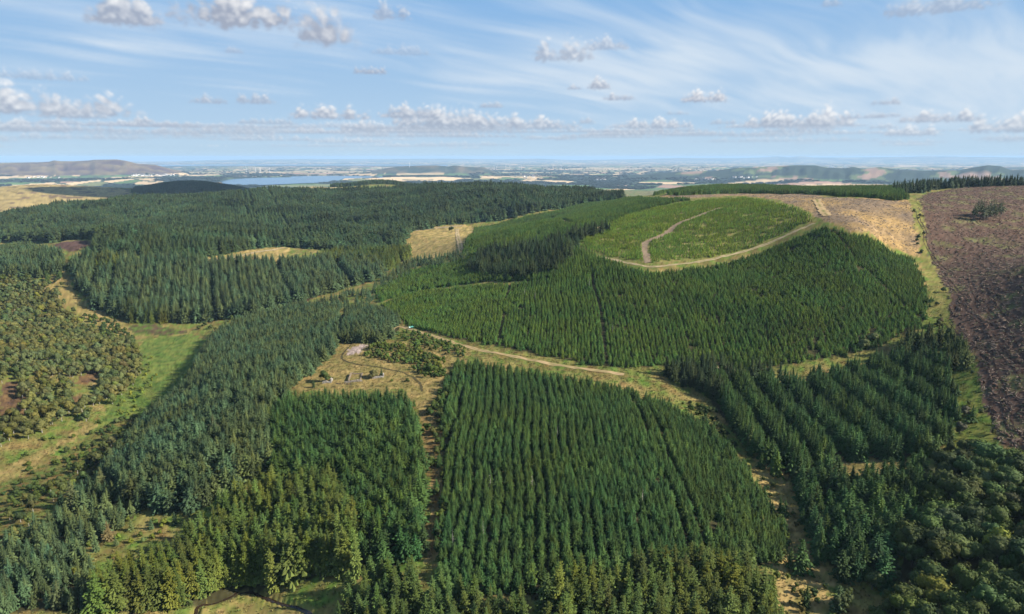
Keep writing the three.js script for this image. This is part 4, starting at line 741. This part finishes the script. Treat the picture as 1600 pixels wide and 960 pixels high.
// grey dead stems standing in the plantations
{
  const f = new Faces(), R = rng(71), c = [0.30, 0.27, 0.23]; trunkFaces(f, 0.016, 1, 6, c, 0.01);
  for (let i = 0; i < 16; i++) { const a = R() * 6.28, y = 0.3 + 0.6 * R(), l = 0.05 + 0.07 * R(), t = 0.005; f.tri([t, y, 0], [-t, y, t], [Math.cos(a) * l, y - 0.02, Math.sin(a) * l], c); f.tri([0, y - t, t], [0, y + t, -t], [Math.cos(a) * l, y - 0.02, Math.sin(a) * l], c); }
  const geo = f.build(), spots = [[766, 772, 'left part of the central plantation'], [832, 770, 'middle of the central plantation'], [1003, 795, 'right part of the central plantation'], [870, 690, 'upper part of the central plantation'], [755, 845, 'lower left corner of the central plantation'], [708, 862, 'ride edge left of the central plantation'], [836, 470, 'left part of the dome slope'], [921, 450, 'upper middle of the dome slope'], [820, 462, 'left end of the dome slope'], [957, 520, 'lower middle of the dome slope']];
  spots.forEach(([px, py, where], i) => { const [x, z] = at(px, py), h = 7 + 2 * R(), g = new THREE.Group(), m = new THREE.Mesh(geo, barkMat); m.name = 'trunk'; g.add(m); g.position.set(x, hgt(x, z), z); g.rotation.set(0.04 * (i % 3 - 1), i, 0.05 * (i % 2)); g.scale.set(h, h, h); add(g, 'dead_tree', { label: `thin grey dead stem in the ${where}`, category: 'dead tree', group: 'dead stems in the plantations' }); });
}
// ------------------------------------------------------------------ the ruined farm in the clearing
const stone = (() => { const m = new THREE.MeshPhysicalMaterial({ vertexColors: true, roughness: 1, specularIntensity: 0.2 }); return m; })();
function ragWall(len, hgts, th, tone, seed) {   // a broken rubble wall along x, its top following HGTS
  const f = new Faces(), R = rng(seed), n = Math.max(5, Math.round(len / 0.55)), prof = [];
  for (let i = 0; i <= n; i++) { const t = i / n * (hgts.length - 1), k = Math.min(hgts.length - 2, Math.floor(t)); prof.push(Math.max(0.15, lerp(hgts[k], hgts[k + 1], t - k) + (R() - 0.5) * 0.3)); }
  const quad = (a, b, c, d) => { const k = 0.75 + 0.5 * R(), col = tone.map((x) => x * k); f.tri(a, b, c, col); f.tri(a, c, d, col); };
  for (let i = 0; i < n; i++) {
    const x0 = i / n * len, x1 = (i + 1) / n * len, h0 = prof[i], h1 = prof[i + 1], w = th / 2, o0 = (R() - 0.5) * 0.08, bot = -0.5;
    for (const sg of [-1, 1]) { quad([x0, bot, sg * w], [x1, bot, sg * w], [x1, h1 * 0.5, sg * w + o0], [x0, h0 * 0.5, sg * w + o0]); quad([x0, h0 * 0.5, sg * w + o0], [x1, h1 * 0.5, sg * w + o0], [x1, h1, sg * w * 0.85], [x0, h0, sg * w * 0.85]); }
    quad([x0, h0, -w * 0.85], [x1, h1, -w * 0.85], [x1, h1, w * 0.85], [x0, h0, w * 0.85]);
    if (i === 0) quad([0, bot, -w], [0, h0, -w * 0.85], [0, h0, w * 0.85], [0, bot, w]);
    if (i === n - 1) quad([len, bot, -w], [len, h1, -w * 0.85], [len, h1, w * 0.85], [len, bot, w]);
  }
  return f.build();
}
function ruin(px, py, turn, walls, label) {
  const [x, z] = at(px, py), g = new THREE.Group(); g.position.set(x, hgt(x, z), z); g.rotation.y = turn;
  walls.forEach(([wx, wz, ang, len, hs, tone], i) => { const m = new THREE.Mesh(ragWall(len, hs, 0.65, tone, px + i), stone); m.name = 'wall'; m.position.set(wx, 0, wz); m.rotation.y = ang; g.add(m); });
  add(g, 'ruined_cottage', { label, category: 'ruin', group: 'ruins of the old farm' });
}
const PALE = [0.26, 0.24, 0.21], OLD = [0.17, 0.135, 0.095];
ruin(553, 597, 0.12, [[-3, 0, Math.PI / 2, 14, [1.1, 1.6, 1.3, 1.5, 0.9], OLD], [3.2, 0, Math.PI / 2, 14, [0.5, 0.8, 0.4, 0.9, 0.6], OLD], [-2.6, -14, 0, 5.4, [0.9, 0.4, 0.7], OLD], [-5, 0.4, 0, 9.5, [0.4, 0.8, 1.1, 1.5, 0.8], [0.22, 0.19, 0.15]]], 'roofless rectangle of low rubble walls in the middle of the clearing');
ruin(517, 598, 0.1, [[0, 0, Math.PI / 2, 5, [1.9, 2.3, 1.2, 0.6], PALE], [-4.5, 0.4, 0, 4.9, [0.9, 1.3, 0.7, 1.8], PALE]], 'pale broken gable under the leftmost round tree');
ruin(581, 592, 0.15, [[0, 0, 0, 6.5, [1.9, 1.2, 1.4, 1.0], PALE], [6.3, -0.3, Math.PI / 2, 3.4, [2.0, 2.4, 1.0], PALE]], 'pale wall corner under the olive round tree');
{ // field stones along the foot of the old yard
  const f = new Faces(), R = rng(9), [x0, z0] = at(525, 600), [x1, z1] = at(550, 601);
  for (let i = 0; i < 46; i++) { const t = R(), x = lerp(x0, x1, t) + (R() - 0.5) * 1.5, z = lerp(z0, z1, t) + (R() - 0.5) * 1.2, y = hgt(x, z), s = 0.15 + 0.3 * R(), c = OLD.map((k) => k * (0.8 + 0.6 * R())); const A = [x - s, y, z], B = [x + s, y, z + s * 0.5], C = [x, y, z - s], T = [x + 0.1 * s, y + s * 1.2, z]; f.tri(A, B, T, c); f.tri(B, C, T, c); f.tri(C, A, T, c); }
  add(new THREE.Mesh(f.build(), stone), 'rubble', { kind: 'stuff', label: 'line of tumbled stones between the ruins', category: 'stones' });
}
// ------------------------------------------------------------------ trailer on the track
{
  const [x, z] = at(642.5, 514), g = new THREE.Group(); g.position.set(x, hgt(x, z) + 0.2, z); g.rotation.y = 0.5;
  const teal = new THREE.MeshStandardMaterial({ color: new THREE.Color().setRGB(0.03, 0.22, 0.18), roughness: 0.5 }), pale = new THREE.MeshStandardMaterial({ color: new THREE.Color().setRGB(0.45, 0.58, 0.56), roughness: 0.6 }), dark = new THREE.MeshStandardMaterial({ color: new THREE.Color().setRGB(0.02, 0.02, 0.02), roughness: 0.8 });
  const part = (geo, mat, name, px, py, pz, rx = 0) => { const m = new THREE.Mesh(geo, mat); m.name = name; m.position.set(px, py, pz); m.rotation.x = rx; g.add(m); return m; };
  const tank = new THREE.CapsuleGeometry(0.6, 1.5, 4, 12); tank.rotateZ(Math.PI / 2);
  part(tank, teal, 'tank', 0.3, 1.15, 0); part(new THREE.BoxGeometry(3.0, 0.15, 1.3), dark, 'chassis', 0, 0.48, 0); part(new THREE.BoxGeometry(0.9, 0.9, 1.1), pale, 'locker', -1.25, 1.02, 0); part(new THREE.BoxGeometry(1.3, 0.08, 0.1), dark, 'drawbar', 2.1, 0.45, 0);
  for (const s of [-1, 1]) part(new THREE.CylinderGeometry(0.36, 0.36, 0.2, 14), dark, 'wheel', 0.1, 0.34, s * 0.75, Math.PI / 2);
  add(g, 'tank_trailer', { label: 'small teal tank trailer with pale locker parked on the track bend', category: 'trailer' });
}
// ------------------------------------------------------------------ felled slope: wheel ruts, brash
const soilR = grounds.find((g) => g[1] === SOIL)[0], crestR = grounds.find((g) => g[3] === 15)[0];
const ruts = [[[1434, 330], [1437, 345], [1446, 362], [1446, 378], [1455, 395], [1468, 415], [1490, 428]], [[1470, 425], [1490, 448], [1504, 465], [1518, 488], [1540, 505], [1600, 500]], [[1515, 430], [1524, 458], [1540, 480], [1556, 495]], [[1538, 440], [1558, 470], [1580, 498], [1600, 512]], [[1478, 420], [1520, 427], [1560, 431], [1620, 436]], [[1600, 352], [1588, 366], [1578, 384], [1592, 396]], [[1480, 505], [1500, 530], [1520, 540], [1540, 545]], [[1545, 545], [1552, 580], [1566, 610], [1574, 640], [1580, 670], [1600, 690]], [[1548, 520], [1570, 555], [1600, 590]], [[1575, 520], [1590, 545], [1620, 560]]].map(line);
ruts.forEach((l, i) => {
  const parts = [];
  for (const o of [-1.15, 1.15]) {
    const shifted = l.map((p, k) => { const a = l[Math.max(0, k - 1)], b = l[Math.min(l.length - 1, k + 1)], dx = b[0] - a[0], dz = b[1] - a[1], q = Math.hypot(dx, dz); return [p[0] - dz / q * o, p[1] + dx / q * o]; });
    parts.push(ribbon(shifted, 0.45, 0.12, [0.058, 0.036, 0.026], 400 + i, 0.9));

  }
  add(new THREE.Mesh(mergeGeometries(parts), matte), 'wheel_rut', { kind: 'structure', label: 'dark pair of machine ruts across the felled slope', category: 'ruts', group: 'machine ruts on the felled slope' });
});
{
  const rand = rng(31), stick = new THREE.CylinderGeometry(0.04, 0.10, 1, 4); stick.rotateZ(Math.PI / 2);
  const put = (R, n, cols, name, label, sz, lie) => {
    const im = new THREE.InstancedMesh(stick, new THREE.MeshStandardMaterial({ roughness: 0.95 }), n); let k = 0, tries = 0;
    while (k < n && tries++ < n * 30) {
      const az = lerp(azOf(lie > 0 ? 1400 : 1000), azOf(lie > 0 ? 1725 : 1460), rand()), d = lie > 0 ? 250 + 880 * rand() ** 1.3 : 520 + 700 * rand(), x = Math.sin(az) * d, z = -Math.cos(az) * d; if (rand() > (260 / d) ** 0.6 || !inside(R, x, z) || (lie > 0 ? Math.sin((x * 0.92 + z * 0.39 + 3 * n2(x / 30, z / 30)) * 1.25) > 0.25 : n2((x * 0.35 - z * 0.94) / 3.5, (x * 0.94 + z * 0.35) / 26) < 0)) continue;
      const q = toPicture(x, 0, z); if (q[0] > 1720) continue;
      dummy.position.set(x, hgt(x, z) + 0.12 + 0.2 * rand(), z); dummy.rotation.set((rand() - 0.5) * 0.5, lie + (rand() - 0.5) * 2.2, (rand() - 0.5) * 0.6); const L = sz * (0.5 + 1.4 * rand()), w = 1 + 2.2 * rand(); dummy.scale.set(L, w, w); dummy.updateMatrix();
      im.setMatrixAt(k, dummy.matrix); const c = cols[Math.floor(rand() * cols.length)], t = 0.7 + 0.6 * rand(); im.setColorAt(k, colr.setRGB(c[0] * t, c[1] * t, c[2] * t)); k++;
    }
    im.count = k; add(im, name, { kind: 'stuff', label, category: 'brash' });
  };
  put(soilR, 9000, [[0.11, 0.072, 0.05], [0.15, 0.105, 0.075], [0.07, 0.045, 0.03], [0.20, 0.15, 0.11], [0.06, 0.065, 0.025]], 'brash', 'broken branches and stumps strewn over the felled slope', 1.7, 1.17);
  put(crestR, 4500, [[0.22, 0.18, 0.14], [0.13, 0.10, 0.08], [0.30, 0.24, 0.17]], 'brash', 'greying branches lying in rows on the felled crest', 0.9, -0.6);
}
{ // windrows of stumps and slash heaped between the furrows
  const rand = rng(35), L = [], R = soilR, geos = SHAPES.bush.lows;
  for (let i = 0; i < 900000 && L.length < 2400; i++) {
    const az = lerp(azOf(1400), azOf(1725), rand()), d = 250 + 850 * rand() ** 1.3, x = Math.sin(az) * d, z = -Math.cos(az) * d;
    if (rand() > (300 / d) ** 0.6 || !inside(R, x, z) || toPicture(x, 0, z)[0] > 1720) continue;
    if (Math.sin((x * 0.92 + z * 0.39 + 3 * n2(x / 30, z / 30)) * 1.25) > -0.35 || n2b(x / 18, z / 18) < -0.25) continue;
    L.push([x, z]);
  }
  const cols = [[0.115, 0.066, 0.046], [0.145, 0.09, 0.062], [0.085, 0.05, 0.035], [0.18, 0.125, 0.09], [0.09, 0.08, 0.034]], heap = new THREE.Group();
  geos.forEach((geo, v) => {
    const mine = L.filter((_, k) => k % geos.length === v), im = new THREE.InstancedMesh(geo, leafMat, mine.length);
    mine.forEach(([x, z], k) => { const l = 1.5 + 2.2 * rand(), c = cols[Math.floor(rand() * cols.length)], t = 0.75 + 0.5 * rand(); dummy.position.set(x, hgt(x, z) - 0.1, z); dummy.rotation.set(0, 1.17 + (rand() - 0.5) * 0.8, 0); dummy.scale.set(l, 0.35 + 0.7 * rand() * rand(), 0.7 + 0.6 * rand()); dummy.updateMatrix(); im.setMatrixAt(k, dummy.matrix); im.setColorAt(k, colr.setRGB(c[0] * t, c[1] * t, c[2] * t)); });
    im.name = 'slash'; heap.add(im);
  });
  add(heap, 'slash_windrows', { kind: 'stuff', label: 'low windrows of stumps and slash on the felled slope', category: 'brash' });
}
// ------------------------------------------------------------------ tussocks on the open ground
{
  const f = new Faces(), R = rng(41);
  for (let k = 0; k < 9; k++) { const a = R() * 6.28, l = 0.35 + 0.3 * R(), h = 0.5 + 0.5 * R(), c = grey(0.8 + 0.4 * R()), ca = Math.cos(a), sa = Math.sin(a), w = 0.13; f.tri([-sa * w, 0, ca * w], [sa * w, 0, -ca * w], [ca * l, h, sa * l], c); }
  const geo = f.build(), rand = rng(42), spots = [];
  for (let i = 0; i < 330000; i++) {
    const r = 120 + 430 * Math.sqrt(rand()) * rand() ** 0.15, az = (rand() * 2 - 1) * 0.72, x = Math.sin(az) * r, z = -Math.cos(az) * r;
    if (rand() > (150 / r) ** 0.5 || isWood(x, z) || inside(soilR, x, z) || n2b(x / 4, z / 4) < -0.25 || distLine(x, z, burn) < 1.6 || distLine(x, z, tracks[0][2]) < 2.6) continue;
    spots.push([x, z, r]);
    if (spots.length >= 45000) break;
  }
  const im = new THREE.InstancedMesh(geo, leafMat, spots.length);
  spots.forEach(([x, z, r], k) => {
    const h = 0.3 + 0.5 * rand() * rand(), w = h * (1.3 + 0.7 * rand()), c = groundColour(x, z, r, null), t = 0.75 + 0.5 * rand();
    dummy.position.set(x, hgt(x, z) - 0.03, z); dummy.rotation.set(0, rand() * 6.28, 0); dummy.scale.set(w, h, w); dummy.updateMatrix(); im.setMatrixAt(k, dummy.matrix);
    const g = rand() < 0.25; im.setColorAt(k, colr.setRGB(c[0] * t * (g ? 0.75 : 1), c[1] * t, c[2] * t));
  });
  add(im, 'tussock_grass', { kind: 'stuff', label: 'rough tussocky grass on the open ground', category: 'grass' });
  console.log('tussocks', spots.length);
}
// ------------------------------------------------------------------ far plain: woods, villages, turbines, bridge
{
  const lochR = { q: LOCH, x0: -1e5, x1: 1e5, z0: -1e5, z1: 1e5 }, rand = rng(51), geo = SHAPES.birch.lows[0], L = [];
  for (let i = 0; i < 90000 && L.length < 7000; i++) {
    const r = 5800 + 14000 * rand() * rand(), az = (rand() * 2 - 1) * 0.7, x = Math.sin(az) * r, z = -Math.cos(az) * r, c = groundColour(x, z, r, null);
    if (c[1] < 0.05 && hgt(x, z) < PLAIN + 40 && !inside(lochR, x, z)) L.push([x, z]);
  }
  const im = new THREE.InstancedMesh(geo, leafMat, L.length);
  L.forEach(([x, z], k) => { dummy.position.set(x, hgt(x, z) - 2, z); dummy.rotation.set(0, rand() * 6, 0); const w = 40 + 50 * rand(); dummy.scale.set(w, 13 + 9 * rand(), w); dummy.updateMatrix(); im.setMatrixAt(k, dummy.matrix); im.setColorAt(k, colr.setRGB(0.024, 0.036, 0.02)); });
  add(im, 'plain_woods', { kind: 'stuff', label: 'far dark woods and shelter belts on the plain', category: 'trees' });
}
{
  const rand = rng(52), wall = new THREE.BoxGeometry(1, 0.6, 0.7); wall.translate(0, 0.3, 0);
  const tint = (g, c) => { g.setAttribute('color', new THREE.Float32BufferAttribute(new Array(g.attributes.position.count).fill(c).flat(), 3)); g.deleteAttribute('uv'); return g.index ? g.toNonIndexed() : g; };
  const roof = new THREE.ExtrudeGeometry(new THREE.Shape([new THREE.Vector2(-0.4, 0), new THREE.Vector2(0.4, 0), new THREE.Vector2(0, 0.35)]), { depth: 1.04, bevelEnabled: false }); roof.translate(0, 0.6, -0.52); roof.rotateY(Math.PI / 2);
  const geo = mergeGeometries([tint(wall, [0.75, 0.72, 0.68]), tint(roof, [0.12, 0.10, 0.10])]), im = new THREE.InstancedMesh(geo, stone, 190), places = [[232, 274, 26, 1.4, 60], [258, 273.5, 14, 1, 30], [938, 281, 8, 0.8, 34], [1100, 281, 16, 1.2, 22], [830, 276, 14, 1.5, 16], [1165, 278, 20, 1.2, 16], [70, 278, 30, 1.5, 12]];
  let k = 0;
  for (const [px, py, sx, sy, n] of places) for (let i = 0; i < n; i++) {
    const [x, z] = at(px + (rand() * 2 - 1) * sx, py + (rand() * 2 - 1) * sy), s = 12 + 14 * rand();
    dummy.position.set(x, hgt(x, z) - 0.5, z); dummy.rotation.set(0, rand() * 3, 0); dummy.scale.set(s, s * 0.8, s); dummy.updateMatrix(); im.setMatrixAt(k++, dummy.matrix);
  }
  im.count = k; add(im, 'far_village', { kind: 'stuff', label: 'tiny pale houses of far villages on the plain', category: 'houses' });
}
{
  const white = new THREE.MeshStandardMaterial({ color: new THREE.Color().setRGB(0.8, 0.8, 0.8), roughness: 0.5 });
  const tower = new THREE.CylinderGeometry(1.6, 2.8, 80, 10); tower.translate(0, 40, 0);
  const blade = new THREE.BoxGeometry(2.6, 40, 0.8); { const p = blade.attributes.position; for (let i = 0; i < p.count; i++) if (p.getY(i) > 0) p.setX(i, p.getX(i) * 0.25); } blade.translate(0, 21, 0);
  const hub = new THREE.BoxGeometry(4, 4, 9);
  const where = [[384.5, 269], [399.5, 269], [406.5, 270.5], [421.5, 271], [772, 265.5], [776, 265.8], [790.5, 265.6], [796.5, 265.4], [811, 265.6], [814.5, 265.4], [877, 264.2], [640, 262]];
  where.forEach(([px, py], n) => {
    const [x, z] = at(px, py), g = new THREE.Group(), a = new THREE.Mesh(tower, white), h = new THREE.Mesh(hub, white); a.name = 'tower'; h.name = 'nacelle'; h.position.set(0, 81, 0); g.add(a, h);
    for (let b = 0; b < 3; b++) { const m = new THREE.Mesh(blade, white); m.name = 'blade'; m.position.set(0, 81, 5); m.rotation.z = b * 2.0944 + n * 0.7; g.add(m); }
    g.position.set(x, hgt(x, z), z);
    add(g, 'wind_turbine', { label: n < 4 ? `white wind turbine, ${ordinal(n + 1)} from left behind the loch` : n < 11 ? `white wind turbine, ${ordinal(n - 3)} from left on the middle plain` : 'lone white wind turbine in front of the flat-topped hill', category: 'wind turbine', group: 'wind turbines on the plain' });
  });
}
{ // cable-stayed bridge beyond the wooded hills
  const white = new THREE.MeshStandardMaterial({ color: new THREE.Color().setRGB(0.85, 0.85, 0.85), roughness: 0.5 }), r = 15500, g = new THREE.Group(), a = azOf(1306), x = Math.sin(a) * r, z = -Math.cos(a) * r, top = heightAt(1306, 258.6, r), y0 = PLAIN + 20;
  const part = (geo, name) => { const m = new THREE.Mesh(geo, white); m.name = name; g.add(m); return m; };
  const unit = r / F, deckY = heightAt(1306, 262.2, r) - y0, H = top - y0;
  const deck = new THREE.BoxGeometry(unit * 60, 4, 22); deck.translate(0, deckY, 0); part(deck, 'deck');
  for (const s of [-1, 1]) {
    const cx = s * unit * 9, t = new THREE.CylinderGeometry(3, 6, H, 8); t.translate(cx, H / 2, 0); part(t, 'tower');
    for (let k = 1; k <= 9; k++) for (const q of [-1, 1]) {
      const ex = cx + q * k * unit * 0.72, ty = H - 3 - (9 - k) * 2, len = Math.hypot(ex - cx, ty - deckY), c = new THREE.CylinderGeometry(1.2, 1.2, len, 5); c.rotateZ(Math.atan2(-(cx - ex), ty - deckY)); c.translate((cx + ex) / 2, (ty + deckY) / 2, 0); part(c, 'cable');
    }
  }
  g.position.set(x, y0, z); g.rotation.y = -a;
  add(g, 'cable_bridge', { label: 'two white cable fans of a far bridge over the wooded hills', category: 'bridge' });
}
// a heap cloud drifting above the frame, which shades the dark hill behind the left forest
{
  const parts = [], R = rng(61);
  for (let i = 0; i < 22; i++) { const g = new THREE.IcosahedronGeometry(110 + 120 * R(), 3), p = g.attributes.position; for (let k = 0; k < p.count; k++) { const x = p.getX(k), y = p.getY(k), z = p.getZ(k), q = 1 + 0.25 * n2(x / 60 + i, z / 60 + y / 50); p.setXYZ(k, x * q, Math.max(y * q * 0.8, -40), z * q); } g.deleteAttribute('uv'); g.translate((R() - 0.5) * 430, R() * 120, (R() - 0.5) * 420); parts.push(g); }
  const geo = mergeGeometries(parts); geo.computeVertexNormals();
  const m = new THREE.Mesh(geo, new THREE.MeshStandardMaterial({ color: new THREE.Color().setRGB(0.85, 0.86, 0.88), roughness: 1 })); m.position.set(1110, 1500, -2300);
  add(m, 'cloud', { kind: 'structure', label: 'white heap cloud above the hills', category: 'cloud' });
}
renderer.render(scene, camera);
